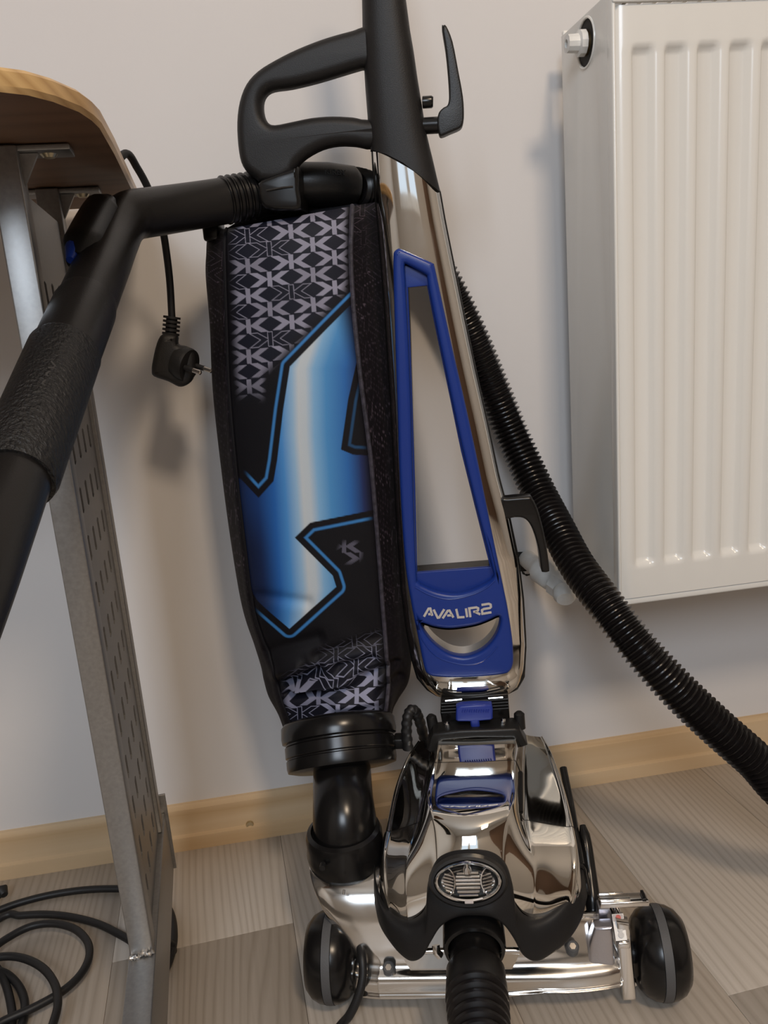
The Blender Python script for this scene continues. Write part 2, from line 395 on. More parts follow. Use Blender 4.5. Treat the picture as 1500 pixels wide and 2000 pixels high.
# front panel: pressed vertical channels
px0 = W(1209, 600, RY)[0]
pitch = (W(1486, 96, RY)[0] - W(1232, 100, RY)[0]) / 4
ch0 = W(1232, 100, RY)[0]; zc1 = W(1250, 86, RY)[2]; zc0 = W(1245, 1108, RY)[2]
xs = [px0, px0 + .004]
nch = int((rx1 - ch0) / pitch)
for i in range(nch):
    a = ch0 + i * pitch
    xs += [a - .0005, a + .0015, a + .0035, a + .006, a + .0175, a + .020, a + .023, a + .026]
xs = sorted(xs + [rx1]); xs = np.array(xs)
zs = np.array([rzb, rzb + .003, zc0 - .003, zc0, zc0 + .003, zc0 + .006, zc0 + .009, (zc0 + zc1) / 2, zc1 - .009, zc1 - .006, zc1 - .003, zc1, zc1 + .003, rzt - .004, rzt])
def sm(t): t = np.clip(t, 0, 1); return t * t * (3 - 2 * t)
Vv = []
for z in zs:
    tz = sm((z - (zc0 - .001)) / .009) * sm(((zc1 + .001) - z) / .009)
    for x in xs:
        u = (x - ch0) % pitch if x >= ch0 - .001 else -1
        if x >= ch0 - .001: u = ((x - ch0 + .0005) % pitch) - .0005
        tx = sm((u + .0005) / .0065) * sm((.026 - u) / .0085) if u > -.6 else 0
        edge = sm((px0 + .004 - x) / .004) * .004
        Vv.append((x, RY + .0075 * tx * tz + edge, z))
obj('front_panel', Vv, grid_faces(len(zs), len(xs)), M['radiator'], rad, angle=60)
box('bottom_lip', (rx0 + .001, RY + .001, rzb - .008), (rx1, RY + .03, rzb), M['radiator'], rad, 0.002)
box('convector_core', (rx0 + .03, RY + .02, rzb + .004), (rx1, RY + .115, rzt + .007), M['radiator'], rad, 0.002)
# side cover with the round opening
hc = np.array([rx0, 0.0, 0.0]); hp = ray(1146, 84); tt = rx0 / hp[0]; hcY = hp[1] * tt; hcZ = hp[2] * tt + H
cyc = np.array([(RY - .001, rzb - .006), (RY + .128, rzb - .006), (RY + .128, rzt + .013), (RY - .001, rzt + .013)])
ring = [(hcY + .022 * math.cos(a), hcZ + .022 * math.sin(a)) for a in np.linspace(0, 2 * math.pi, 40, endpoint=False)]
plate('side_cover', [cyc.tolist(), ring], 0, 0.0022, 0.0008, M['radiator'], rad, 2, map3=lambda a, b, c: (rx0 + c, a, b))
box('front_lip', (rx0 - .0012, RY - .002, rzb - .006), (px0 - .0008, RY + .012, rzt + .012), M['radiator'], rad, 0.0018)
v, f = tube_geo([(rx0 - .0012, hcY + .0225 * math.cos(a), hcZ + .0225 * math.sin(a)) for a in np.linspace(0, 2 * math.pi, 41)], 0.0013, 8, False)
obj('opening_rim', v, f, M['radiator'], rad)
lathe('opening_recess', [(0.0215, 0), (0.0215, 0.02), (0, 0.02)], (rx0, hcY, hcZ), (1, 0, 0), M['dark'], rad)
bl = obj('bleed_valve', *tube_geo([(rx0 + .02, hcY, hcZ), (rx0 - .003, hcY, hcZ)], 0.0115, 20), M['brass'], rad)
lathe('valve_cap', [(0.0125, 0), (0.0125, 0.006), (0.009, 0.007), (0.0085, 0.018), (0.004, 0.0185), (0.0035, 0.012), (0, 0.012)], (rx0 - .003, hcY, hcZ), (-1, 0, 0), M['valve_white'], bl, 12, angle=25)
# top grille
g0 = rzt + .0014
box('grille_front', (rx0 - .001, RY - .0035, g0), (rx1, RY + .002, g0 + .016), M['radiator'], rad, 0.0015)
box('grille_back', (rx0 - .001, RY + .122, g0), (rx1, RY + .127, g0 + .016), M['radiator'], rad, 0.0015)
gz = 0
for i in range(70):
    x = rx0 + .006 + i * .0155
    if x > rx1 - .01: break
    box('grille_slat', (x, RY + .004, g0 + .008), (x + .004, RY + .121, g0 + .0145), M['radiator'], rad)
# supply pipe and valve low on the left, coming out of a chipped hole in the wall
p0 = W(1030, 1092, WY - .001); p1 = W(1045, 1104, .938); p2 = W(1062, 1118, .905); p3 = W(1098, 1142, .885)
tube('supply_pipe', cr([p0, p0 - EY * .016, p1 - EY * .008, p2, p3], 8), 0.0115, M['valve_white'], rad, 18)
tube('valve_body', [W(1050, 1108, .922), W(1056, 1113, .916), W(1078, 1128, .898), W(1084, 1132, .894)], [0.0125, .0165, .0165, .0125], M['valve_white'], rad, 18)
tube('valve_nut', [W(1086, 1133, .892), W(1108, 1149, .878)], 0.0185, M['valve_white'], rad, 8, angle=20)
lathe('valve_knob', [(0.0, 0.018), (.010, .017), (.0135, .012), (.0135, .003), (.011, 0)], W(1102, 1150, .872), (-.25, -.85, -.45), M['valve_white'], rad, 24, label='small cream valve knob')
tube('radiator_tail', cr([p3, W(1125, 1150, .872), (rx0 + .03, .865, p3[2] - .004), (rx0 + .05, .865, rzb + .01)], 8), 0.0115, M['valve_white'], rad, 16)
hole = [(1020 + 18 * math.cos(a) * (1 + .3 * math.sin(3 * a + 1)), 1097 + 24 * math.sin(a) * (1 + .2 * math.cos(2 * a))) for a in np.linspace(0, 2 * math.pi, 22, endpoint=False)]
hv = [W(x, y, WY - .0006) for x, y in hole] + [W(x, y, WY + .0002) for x, y in hole]
wb = bpy.data.objects['wall_back']; OFF['wall_back'] = np.zeros(3)
obj('pipe_hole', hv, [tuple(range(22))] + [(i, (i + 1) % 22, 22 + (i + 1) % 22, 22 + i) for i in range(22)], M['dark'], wb)
lip = [(1030 + 12 * math.cos(a), 1108 + 15 * math.sin(a)) for a in np.linspace(0.2, 2.9, 14)]
tube('plaster_crack', [W(x, y, WY) for x, y in cr(lip, 3)], [0.0016 * (0.5 + 0.5 * math.sin(i * .37) ** 2) for i in range(len(cr(lip, 3)))], M['dark'], wb, 8)

# ------------------------------------------------------------------ desk
A = math.radians(4.0)
dx = np.array([math.cos(A), math.sin(A), 0]); dy = np.array([-math.sin(A), math.cos(A), 0])
DZ = 0.775
PX, PY = -0.1468, 0.625               # front right edge of the near post
D0 = np.array([PX, PY, 0])
desk = thing('desk', 'oak-edged desk on a grey perforated steel side frame, at the left', 'desk', (PX, PY, 0))
top = [(-1.15, .47), (-.45, .47), (-.30, .474), (-.20, .483), (-.121, .5023), (-.1077, .5117), (-.0978, .5273), (-.0886, .5523), (-.0853, .5745), (-.0843, .5956), (-.0883, .6775), (-.0995, .8478), (-.1045, .925), (-.108, .938), (-.118, .944), (-.5, .944), (-1.15, .944)]
tp = np.array(top); n = len(tp); ctr = np.array([-.5, .7])
def ins(d):
    r = tp.copy(); dd = ctr - r; dd /= np.linalg.norm(dd, axis=1)[:, None]; return r + dd * d
lay = [(ins(.002), DZ), (tp, DZ + .003), (tp, DZ + .0105), (ins(.002), DZ + .0125)]
vs = [(x, y, z) for P, z in lay for x, y in P]
obj('edge_band', vs, grid_faces(4, n, True), M['oak_edge'], desk, angle=30, label='light oak edge band')
vs = [(x, y, DZ + .0004) for x, y in ins(.002)] + [(x, y, DZ + .0121) for x, y in ins(.002)]
obj('tabletop', vs, [tuple(range(n)), tuple(range(n, 2 * n))], M['desk_under'], desk, smooth=False)
def dloc(a, b, z): return D0 + dx * a + dy * b + np.array([0, 0, z])
zf = 0.125
def dbox(name, a0, a1, b0, b1, z0, z1, ma, parent=desk, bev=.0012):
    return obox(name, dloc((a0 + a1) / 2, (b0 + b1) / 2, (z0 + z1) / 2), dx, dy, EZ, (a1 - a0, b1 - b0, z1 - z0), ma, parent, bev)
dbox('post', -.0195, 0, 0, .022, zf, DZ - .001, M['desk_metal'])
dbox('post', -.0195, 0, .178, .198, zf, DZ - .001, M['desk_metal'])
dbox('foot_bar', -.0215, .0015, -.30, .215, zf - .072, zf, M['desk_metal'])
for b in (-.28, .150):
    lathe('levelling_foot', [(.0095, 0), (.0095, .008), (.005, .012), (.005, zf - .07)], dloc(-.010, b, 0), (0, 0, 1), M['black'], desk, 20)
dbox('end_cap', -.0215, .0045, .2155, .2185, zf - .072, zf + .022, M['desk_metal'], bev=.0005)
# weld bead at the joint
wb_ = [dloc(-.0195 + .0195 * t, -.0012 - .0006 * math.sin(9 * t), zf + .001 + .0022 * t + .001 * math.sin(14 * t)) for t in np.linspace(0, 1, 20)]
tube('weld_bead', wb_, [.0018 + .0006 * math.sin(i * 2.1) for i in range(20)], M['weld'], desk, 8, label='shiny weld bead')
# brackets under the top
for b in (.004, .184):
    br = dbox('bracket', -.07, .034, b, b + .028, DZ - .0045, DZ - .0005, M['desk_metal'], bev=.0008)
    lathe('screw', [(0, .003), (.004, .0025), (.006, 0)], dloc(.018, b + .014, DZ - .0045), (0, 0, -1), M['screw'], br, 16)
    g = [dloc(0, b + .006, DZ - .005), dloc(.012, b + .006, DZ - .005), dloc(0, b + .006, DZ - .026), dloc(0, b + .010, DZ - .005), dloc(.012, b + .010, DZ - .005), dloc(0, b + .010, DZ - .026)]
    obj('gusset', g, [(0, 1, 2), (3, 5, 4), (0, 3, 4, 1), (1, 4, 5, 2), (0, 2, 5, 3)], M['desk_metal'], br, smooth=False)
# perforated panel between the posts: four columns of upright slots
pb0, pb1 = .0215, .1785
zt_front, zt_back = DZ - .028, DZ - .030
ncol = 4; mg = .012; cwid = (pb1 - pb0 - 2 * mg) / ncol; rh = .040; sl, sw = .0180, .0105
vs, fs = [], []
def q4(*p):
    b0 = len(vs); vs.extend(p); fs.append(tuple(range(b0, b0 + len(p))))
def pp(b, z, t=0): return dloc(-.004 - t, b, z)
nrow = int((DZ - .045 - zf - .01) / rh)
ztop = zf + .012 + nrow * rh
for r_ in range(nrow):
    for c_ in range(ncol):
        bC = pb0 + mg + cwid * (c_ + .5); zC = zf + .012 + rh * (r_ + .5)
        out = [(bC - cwid / 2, zC - rh / 2), (bC, zC - rh / 2), (bC + cwid / 2, zC - rh / 2), (bC + cwid / 2, zC), (bC + cwid / 2, zC + rh / 2), (bC, zC + rh / 2), (bC - cwid / 2, zC + rh / 2), (bC - cwid / 2, zC)]
        inn = [(bC - sw / 2, zC - sl / 2), (bC, zC - sl / 2 - .002), (bC + sw / 2, zC - sl / 2), (bC + sw / 2, zC), (bC + sw / 2, zC + sl / 2), (bC, zC + sl / 2 + .002), (bC - sw / 2, zC + sl / 2), (bC - sw / 2, zC)]
        for k in range(8):
            k2 = (k + 1) % 8
            q4(pp(*out[k]), pp(*out[k2]), pp(*inn[k2]), pp(*inn[k])); q4(pp(*inn[k]), pp(*inn[k2]), pp(*inn[k2], .0025), pp(*inn[k], .0025))
for a, b, c, d in ((pb0, pb0 + mg, zf, ztop), (pb1 - mg, pb1, zf, ztop), (pb0 + mg, pb1 - mg, zf, zf + .012)):
    q4(pp(a, c), pp(b, c), pp(b, d), pp(a, d))
q4(pp(pb0, ztop), pp(pb1, ztop), pp(pb1, zt_back), pp(pb0, zt_front))
q4(pp(pb0, zf, .003), pp(pb1, zf, .003), pp(pb1, zt_back, .003), pp(pb0, zt_front, .003))
po = obj('perforated_panel', vs, fs, M['desk_metal'], desk, smooth=False)
exec_slots = dbox('slot_shade_sheet', -.0095, -.0071, pb0, pb1, zf, ztop - .02, M['dark'], bev=0)  # near-black sheet added behind the slots; its colour stands in for shade inside

# ------------------------------------------------------------------ plug hanging over the desk edge
plug = thing('power_plug', 'black right-angle mains plug hanging by its cord from the desk edge', 'plug', tuple(W(345, 745, .86)))
cp = [(-.30, .80, DZ + .0162), (-.16, .80, DZ + .0163), (-.112, .803, DZ + .0168), W(247, 300, .815), W(268, 328, .83), W(288, 365, .84), W(305, 410, .85), W(318, 450, .855), W(326, 500, .858), W(332, 555, .86), W(336, 625, .86)]
tube('cord', cr(cp, 8), .0036, M['cord'], plug, 12)
sr = []
for i in range(5):
    t0 = i / 5
    sr += [(336 - 3 * t0, 618 + 40 * t0, .0085), (336 - 3 * t0 - .4, 618 + 40 * t0 + 4.4, .0085), (336 - 3 * t0 - .4, 618 + 40 * t0 + 4.6, .0055), (336 - 3 * t0 - .6, 618 + 40 * t0 + 7.9, .0055)]
tube('strain_relief', [W(a, b, .86) for a, b, r in sr], [r for *_, r in sr], M['plug'], plug, 16, angle=30)
body = [(320, 652), (346, 655), (348, 672), (362, 676), (376, 683), (382, 697), (381, 722), (376, 742), (364, 752), (350, 754), (330, 744), (302, 734), (298, 722), (300, 704), (308, 670)]
bl_ = [(W(x, y, .86)[0], W(x, y, .86)[2]) for x, y in cr(np.array(body, float), 3, True)]
plate('plug_body', [bl_], 0, .026, .006, M['plug'], plug, 3, map3=lambda a, b, c: (a, .86 - c, b))
pf = W(380, 720, .852); pdir = np.array([.75, -.45, -.30]); pdir /= np.linalg.norm(pdir)
lathe('plug_face', [(.0165, -.012), (.0175, -.002), (.0165, .0015), (0, .0015)], W(368, 714, .852), pdir, M['plug'], plug, 28)
for s in (-1, 1):
    side = np.cross(pdir, [0, 0, 1.0]); side /= np.linalg.norm(side)
    b_ = W(372, 716, .850) + side * .0095 * s
    pn = tube('pin', [b_, b_ + pdir * .012, b_ + pdir * .0185, b_ + pdir * .0195], [.0024, .0024, .0024, .0012], M['pin'], plug, 12)
    tube('pin_sleeve', [b_, b_ + pdir * .010], .0027, M['plug'], pn, 12)

# ------------------------------------------------------------------ VACUUM CLEANER
vac = thing('vacuum_cleaner', 'chrome upright vacuum cleaner with blue handle trim and patterned dust bag', 'vacuum cleaner', tuple(L(.0, .70, 0)))
def nv(rows): return [[tuple(V(*p)) for p in r] for r in rows]

# --- handle shell (polished), blue trim, black back
yy = [285, 372, 430, 520, 620, 720, 830, 930, 1000, 1090, 1170, 1260, 1330, 1365]
xr_ = [843, 858, 868, 886, 906, 927, 952, 973, 992, 1011, 1021, 1026, 1022, 1015]
yl = [285, 350, 450, 600, 800, 1000, 1150, 1230, 1290, 1350, 1365]
xl_ = [727, 731, 740, 752, 765, 775, 785, 795, 806, 824, 832]
QF = .792
def shell_pt(s, v, dq=0.0, grow=0.0):
    t = (s + 1) / 2
    yt = np.interp(t, [0, .25, .5, .75, 1], [291, 299, 316, 342, 374])
    yb = np.interp(t, [0, .06, .14, .3, .6, .85, .95, 1], [1325, 1348, 1361, 1367, 1365, 1358, 1347, 1322])
    y = yt + (yb - yt) * v
    a, b = np.interp(y, yl, xl_) - grow, np.interp(y, yy, xr_) + grow
    x = a + (b - a) * t
    d = .020 * (1 - (1 - min(abs(s), 1) ** 2.6) ** (1 / 2.6))
    if v > .965: u = (v - .965) / .035; d += .014 * (1 - math.sqrt(max(0, 1 - u * u)))
    return V(x, y, QF + d + dq)
blue_out = [(768, 500), (770, 491), (776, 486), (785, 487), (842, 512), (848, 518), (851, 530), (864, 590), (886, 690), (908, 785), (934, 905), (956, 1015), (976, 1112), (992, 1190), (1001, 1250), (1003, 1285), (1002, 1300), (996, 1312), (984, 1318), (940, 1323), (890, 1325), (850, 1323), (836, 1318), (828, 1304), (815, 1240), (801, 1170), (790, 1090), (781, 950), (776, 800), (771, 650), (768, 540)]
opening = [(790, 517), (796, 517), (830, 535), (834, 541), (836, 558), (848, 620), (872, 735), (902, 875), (932, 1000), (960, 1105), (964, 1128), (945, 1143), (915, 1156), (885, 1161), (855, 1157), (830, 1147), (816, 1138), (813, 1118), (807, 950), (803, 800), (797, 650), (791, 540)]
hole_ = [(797, 562), (834, 558), (846, 620), (871, 740), (900, 880), (930, 1000), (957, 1107), (815, 1118), (811, 950), (806, 800), (801, 650)]
cres_out = [(822, 1219), (845, 1226), (870, 1230), (895, 1229), (930, 1223), (955, 1214), (972, 1206), (975, 1208), (974, 1222), (966, 1243), (952, 1261), (932, 1275), (906, 1282), (878, 1277), (852, 1260), (834, 1240)]
def inside(poly, x, y):
    c = False; n = len(poly)
    for i in range(n):
        x1, y1 = poly[i]; x2, y2 = poly[(i + 1) % n]
        if (y1 > y) != (y2 > y) and x < (x2 - x1) * (y - y1) / (y2 - y1) + x1: c = not c
    return c
def shrink(poly, d):
    P = np.array(poly, float); a = np.roll(P, 1, 0); b = np.roll(P, -1, 0); t = b - a; t /= np.linalg.norm(t, axis=1)[:, None]
    nrm = np.stack([-t[:, 1], t[:, 0]], 1)
    area_ = np.sum(P[:, 0] * np.roll(P[:, 1], -1) - np.roll(P[:, 0], -1) * P[:, 1])
    return (P + nrm * d * (1 if area_ > 0 else -1)).tolist()
NS, NVv = 56, 150
ss = np.sin(np.linspace(-1, 1, NS) * math.pi / 2); vv_ = np.linspace(0, 1, NVv)
vs = [shell_pt(s, v) for v in vv_ for s in ss]
cut = shrink(blue_out, 8)
def pxof(p):
    d = np.asarray(p) - O3; c = np.array([d[0] * CW[0] + d[1] * CN[0] + d[2] * CU[0], d[0] * CW[1] + d[1] * CN[1] + d[2] * CU[1], d[0] * CW[2] + d[1] * CN[2] + d[2] * CU[2]])
    return 750 + FPX * c[0] / c[2], 1000 + FPX * c[1] / c[2]
pxs = [pxof(p) for p in vs]
fs = []
for f in grid_faces(NVv, NS):
    cx = sum(pxs[i][0] for i in f) / 4; cy = sum(pxs[i][1] for i in f) / 4
    if not inside(cut, cx, cy): fs.append(f)
hs = obj('handle_shell', vs, fs, M['chrome'], vac, angle=60, label='polished metal handle shell')
edge = [shell_pt(s, 0) for s in ss] + [shell_pt(1, v) for v in vv_[1:]] + [shell_pt(s, 1) for s in ss[::-1][1:]] + [shell_pt(-1, v) for v in vv_[::-1][1:-1]]
E0 = np.array(edge); back = E0 + QB * .010
ctr_ = E0.mean(0)
obj('shell_rim', np.vstack([E0, back]), grid_faces(2, len(E0), True), M['gloss'], hs)
o1 = lv([pxof(shell_pt(s_, v_, grow=3.0)) for s_, v_ in [(s_, -.001) for s_ in ss[::3]] + [(1, v_) for v_ in vv_[2:-1:3]] + [(s_, 1) for s_ in ss[::-1][::2]] + [(-1, v_) for v_ in vv_[::-1][2:-1:3]]], .812)
plate('handle_back', [o1, lv(hole_, .812), lv(cres_out, .812)], .810, .016, .003, M['gloss'], vac)
bt = plate('blue_trim', [lv(blue_out, QF - .003, 3), lv(opening, QF - .003, 3), lv(shrink(cres_out, -2), QF - .003, 3)], QF - .004, .013, .0042, M['blue'], vac, 5, label='blue trim frame')
rec = [(786, 515), (834, 533), (840, 560), (960, 1100), (970, 1130), (945, 1152), (890, 1170), (840, 1160), (806, 1140), (800, 1000), (790, 560)]
plate('recess_panel', [lv(rec, QF + .006), lv(shrink(hole_, 0), QF + .006)], QF + .005, .006, .0012, M['blue'], bt)
plate('grip_rim', [lv(shrink(cres_out, -14), QF + .0, 3), lv(shrink(cres_out, -.5), QF, 3)], QF + .002, .008, .002, M['blue'], bt)
w2 = lv(cres_out, QF + .004, 3); nw = len(w2)
vs = [L(a, QF + .004, b) for a, b in w2] + [L(a, QF + .030, b) for a, b in w2]
obj('grip_liner', vs, grid_faces(2, nw, True), M['chrome_base'], vac, label='metal liner of the crescent grip opening')
w3 = lv(hole_, QF + .008, 0); nw = len(w3)
vs = [L(a, QF + .008, b) for a, b in w3] + [L(a, QF + .032, b) for a, b in w3]
obj('opening_liner', vs, grid_faces(2, nw, True), M['gloss'], vac, smooth=False)
# arc ridges on the blue panel
tube('trim_ridge', [V(x, y, QF - .0035) for x, y in cr([(811, 1147), (835, 1160), (865, 1169), (890, 1169), (925, 1160), (950, 1148), (966, 1134)], 6)], .0011, M['blue'], bt, 8)
tube('trim_ridge', [V(x, y, QF - .0035) for x, y in cr([(818, 1230), (826, 1250), (842, 1272), (865, 1288), (905, 1298), (935, 1294), (955, 1281), (972, 1262)], 6)], .0011, M['blue'], bt, 8)

# lettering on the trim
letters = [[[(300, 465), (356, 368), (378, 366), (402, 455)], [(352, 436), (394, 432)]],
           [[(418, 378), (468, 478), (486, 476), (548, 374)]],
           [[(528, 487), (590, 394), (612, 391), (660, 476)], [(584, 452), (642, 448)]],
           [[(694, 370), (718, 474), (796, 470)]],
           [[(812, 364), (828, 472)]],
           [[(868, 472), (852, 364), (940, 352), (962, 362), (962, 384), (948, 398), (902, 406)], [(920, 404), (988, 438)]],
           [[(1002, 322), (1092, 308), (1114, 318), (1118, 346), (1104, 360), (1030, 372), (1008, 386), (1014, 430), (1124, 412)]]]
for L_ in letters:
    vs, fs = [], []
    for pl in L_:
        P = np.array([(780 + a / 6.25, 1130 + b / 6.25) for a, b in pl]); hw = 2.25
        T = np.diff(P, axis=0); T /= np.linalg.norm(T, axis=1)[:, None]
        Nn = np.stack([-T[:, 1], T[:, 0]], 1); a_, b_ = [], []
        for i in range(len(P)):
            n1 = Nn[max(i - 1, 0)]; n2 = Nn[min(i, len(Nn) - 1)]; n_ = n1 + n2; n_ = n_ / max(n_ @ n1, .35); a_.append(P[i] + n_ * hw); b_.append(P[i] - n_ * hw)
        base = len(vs); n = len(P)
        for q_ in (QF - .0048, QF - .0036):
            vs += [V(*p, q_) for p in a_] + [V(*p, q_) for p in b_]
        for i in range(n - 1):
            fs.append((base + i, base + i + 1, base + n + i + 1, base + n + i))
            fs.append((base + i, base + i + 1, base + 2 * n + i + 1, base + 2 * n + i)); fs.append((base + n + i, base + n + i + 1, base + 3 * n + i + 1, base + 3 * n + i))
        fs.append((base, base + n, base + 3 * n, base + 2 * n)); fs.append((base + n - 1, base + 2 * n - 1, base + 4 * n - 1, base + 3 * n - 1))
    obj('letter', vs, fs, M['silver_ink'], bt, smooth=False)

# --- black upper handle
hy = [-330, -180, 0, 60, 100, 150, 180, 230, 260, 290, 310, 345, 370, 395]
hl = [690, 698, 707, 708, 710, 712, 714, 718, 720, 723, 726, 730, 733, 735]
hr = [728, 762, 793, 801, 808, 815, 820, 828, 833, 840, 845, 853, 859, 866]
rows = []
for v_ in np.linspace(0, 1, 50):
    rr_ = []
    for t in np.linspace(0, 2 * math.pi, 32, endpoint=False):
        c_, s_ = math.cos(t), math.sin(t); e_ = math.copysign(abs(c_) ** .75, c_)
        yb = np.interp(e_, [-1, -.5, 0, .5, 1], [291, 299, 316, 342, 374]) + 1.5
        y = -330 + (yb + 330) * v_
        a, b = np.interp(y, hy, hl), np.interp(y, hy, hr)
        rr_.append(V((a + b) / 2 + (b - a) / 2 * e_, y, .807 - .0165 * math.copysign(abs(s_) ** .8, s_)))
    rows.append(rr_)
R_ = np.array(rows); vs = R_.reshape(-1, 3)
fs = grid_faces(len(rows), 32, True) + [tuple(range(32)), tuple((len(rows) - 1) * 32 + i for i in range(32))]
hd = obj('handle_stem', vs, fs, M['handle'], vac, angle=60, label='matt black upper handle')
loop_o = [(748, 44), (706, 55), (690, 61), (660, 69), (625, 80), (580, 98), (540, 118), (505, 140), (482, 166), (469, 200), (464, 240), (466, 285), (472, 318), (484, 338), (500, 350), (512, 358), (548, 358), (574, 342), (582, 325), (600, 308), (630, 292), (662, 285), (695, 286), (725, 290), (750, 270), (752, 150), (750, 80)]
loop_i = [(712, 135), (700, 137), (670, 146), (620, 161), (570, 173), (535, 178), (520, 187), (514, 203), (516, 225), (524, 240), (538, 245), (570, 239), (610, 231), (650, 228), (690, 230), (714, 234), (738, 225), (736, 140)]
plate('grip_loop', [lv(loop_o, .806, 3), lv(loop_i, .806, 3)], .797, .022, .0088, M['handle'], vac, 6, label='black grip loop on the left of the handle')
# hook for the cord
hook = [(863, 56), (866, 52), (872, 54), (884, 84), (895, 140), (904, 190), (906, 225), (904, 243), (898, 252), (880, 260), (863, 267), (857, 262), (854, 240), (857, 222), (866, 212), (874, 207), (877, 190), (875, 150), (870, 100)]
hk = plate('cord_hook', [lv(hook, .80, 3)], .795, .014, .0018, M['black'], vac, 3)
tube('hook_pivot', [V(826, 246, .806), V(862, 244, .804)], .0072, M['gloss'], hk, 20)
tube('lock_button', [V(826, 200, .806), V(843, 199, .805), V(846, 199, .805)], [.0052, .0052, .0042], M['gloss'], hd, 20)
hook2 = [(978, 972), (990, 969), (1030, 966), (1038, 970), (1048, 990), (1058, 1025), (1066, 1065), (1071, 1105), (1069, 1112), (1060, 1113), (1055, 1108), (1050, 1070), (1042, 1040), (1032, 1018), (1020, 1008), (1004, 1007), (990, 1010), (982, 1012)]
plate('lower_cord_hook', [lv(hook2, .812, 3)], .802, .018, .003, M['gloss'], vac, 4)

# --- hose clip under the loop
clip = [(512, 352), (574, 330), (583, 330), (585, 372), (588, 408), (560, 412), (520, 408), (508, 392), (506, 368)]
plate('hose_clip', [lv(clip, .80, 2)], .795, .05, .004, M['gloss'], vac, 3)
tube('clip_seam', [V(520, 372, .794), V(552, 366, .7935), V(572, 364, .794)], .0008, M['emboss'], vac, 6)

# --- hinge and latch under the handle
hb = plate('hinge_block', [lv([(862, 1362), (992, 1352), (996, 1408), (940, 1416), (866, 1422), (860, 1390)], .80)], .796, .035, .002, M['gloss'], vac, 2)
for i in range(4):
    y = 1372 + i * 6.0
    tube('hinge_rib', [V(862, y + 2, .7945), V(993, y - 7, .7945)], .0011, M['black'], hb, 8)
tube('hinge_edge', [V(870, 1369, .793), V(902, 1366, .793)], .0011, M['bright'], hb, 6)
tube('hinge_edge', [V(954, 1364, .793), V(982, 1362, .793)], .0011, M['bright'], hb, 6)
la = [(891, 1378), (900, 1374), (930, 1372), (960, 1373), (962, 1380), (962, 1399), (958, 1402), (936, 1404), (937, 1416), (920, 1418), (918, 1405), (894, 1405), (890, 1402)]
lt = plate('release_latch', [lv(la, .785, 1)], .779, .012, .0025, M['blue_latch'], hb, 3, label='blue release latch')
for i in range(12):
    x = 903 + i * 4.6
    tube('latch_tooth', [V(x, 1391, .7785), V(x + 1, 1386.5, .7785)], .0007, M['blue_latch'], lt, 6)
for x, y in ((873, 1414), (983, 1408)):
    lathe('hinge_screw', [(.0032, 0), (.0032, .001), (.002, .0028), (0, .0032)], V(x, y, .788), -QB, M['bright'], hb, 16)
hu = [(834, 1456), (840, 1434), (846, 1424), (900, 1418), (960, 1416), (1004, 1414), (1014, 1418), (1020, 1430), (1029, 1447), (1016, 1452), (1007, 1438), (1000, 1433), (930, 1433), (866, 1438), (857, 1444), (852, 1458), (842, 1462)]
hg = plate('hinge_bracket', [lv(hu, .782, 1)], .772, .026, .003, M['black'], vac, 3)
for a, b in (((848, 1428), (842, 1400)), ((1015, 1422), (1014, 1394))):
    vs, fs = tube_geo([V(*a, .795), V(*b, .797), V(b[0], b[1] - 4, .797)], [.0062, .0056, .003], 14); obj('bracket_ear', vs, fs, M['black'], hg)

# --- motor hood
def XZ(x, z, q):
    """the point on screen column x with height z on the cleaner's upright plane at distance q"""
    y = 1500.0
    for _ in range(12):
        z0 = V(x, y, q)[2]; z1 = V(x, y + 1, q)[2]; y += (z - z0) / (z1 - z0)
    return V(x, y, q)
hood_spec = [  # q, plate z, shoulder z (inner, outer), side z, then x of: side, shoulder, plate foot, plate edge (left), the same (right), plan set-back of the sides
 (.800, .2100, .1960, .190, .150, 808, 816, 846, 857, 1014, 1026, 1060, 1068, .010),
 (.778, .2088, .1925, .185, .142, 788, 796, 844, 855, 1011, 1023, 1076, 1084, .010),
 (.757, .2050, .1880, .179, .134, 774, 782, 841, 850, 1009, 1021, 1088, 1096, .010),
 (.736, .2030, .1835, .173, .126, 763, 771, 837, 846, 1007, 1020, 1099, 1107, .010),
 (.708, .2010, .1785, .166, .118, 753, 761, 829, 838, 1007, 1020, 1111, 1119, .010),
 (.680, .1985, .1730, .159, .110, 745, 753, 820, 832, 1008, 1020, 1121, 1129, .010),
 (.659, .1945, .1675, .152, .104, 739, 748, 808, 838, 1000, 1028, 1127, 1135, .011),
 (.645, .1830, .1600, .143, .100, 738, 748, 800, 845, 992, 1035, 1128, 1138, .013),
 (.635, .1660, .1480, .131, .096, 739, 751, 797, 848, 988, 1037, 1126, 1138, .016),
 (.628, .1460, .1310, .117, .092, 742, 757, 798, 848, 988, 1036, 1120, 1136, .019),
 (.624, .1230, .1110, .102, .086, 748, 766, 802, 850, 988, 1034, 1112, 1130, .020)]
hood_rows = []
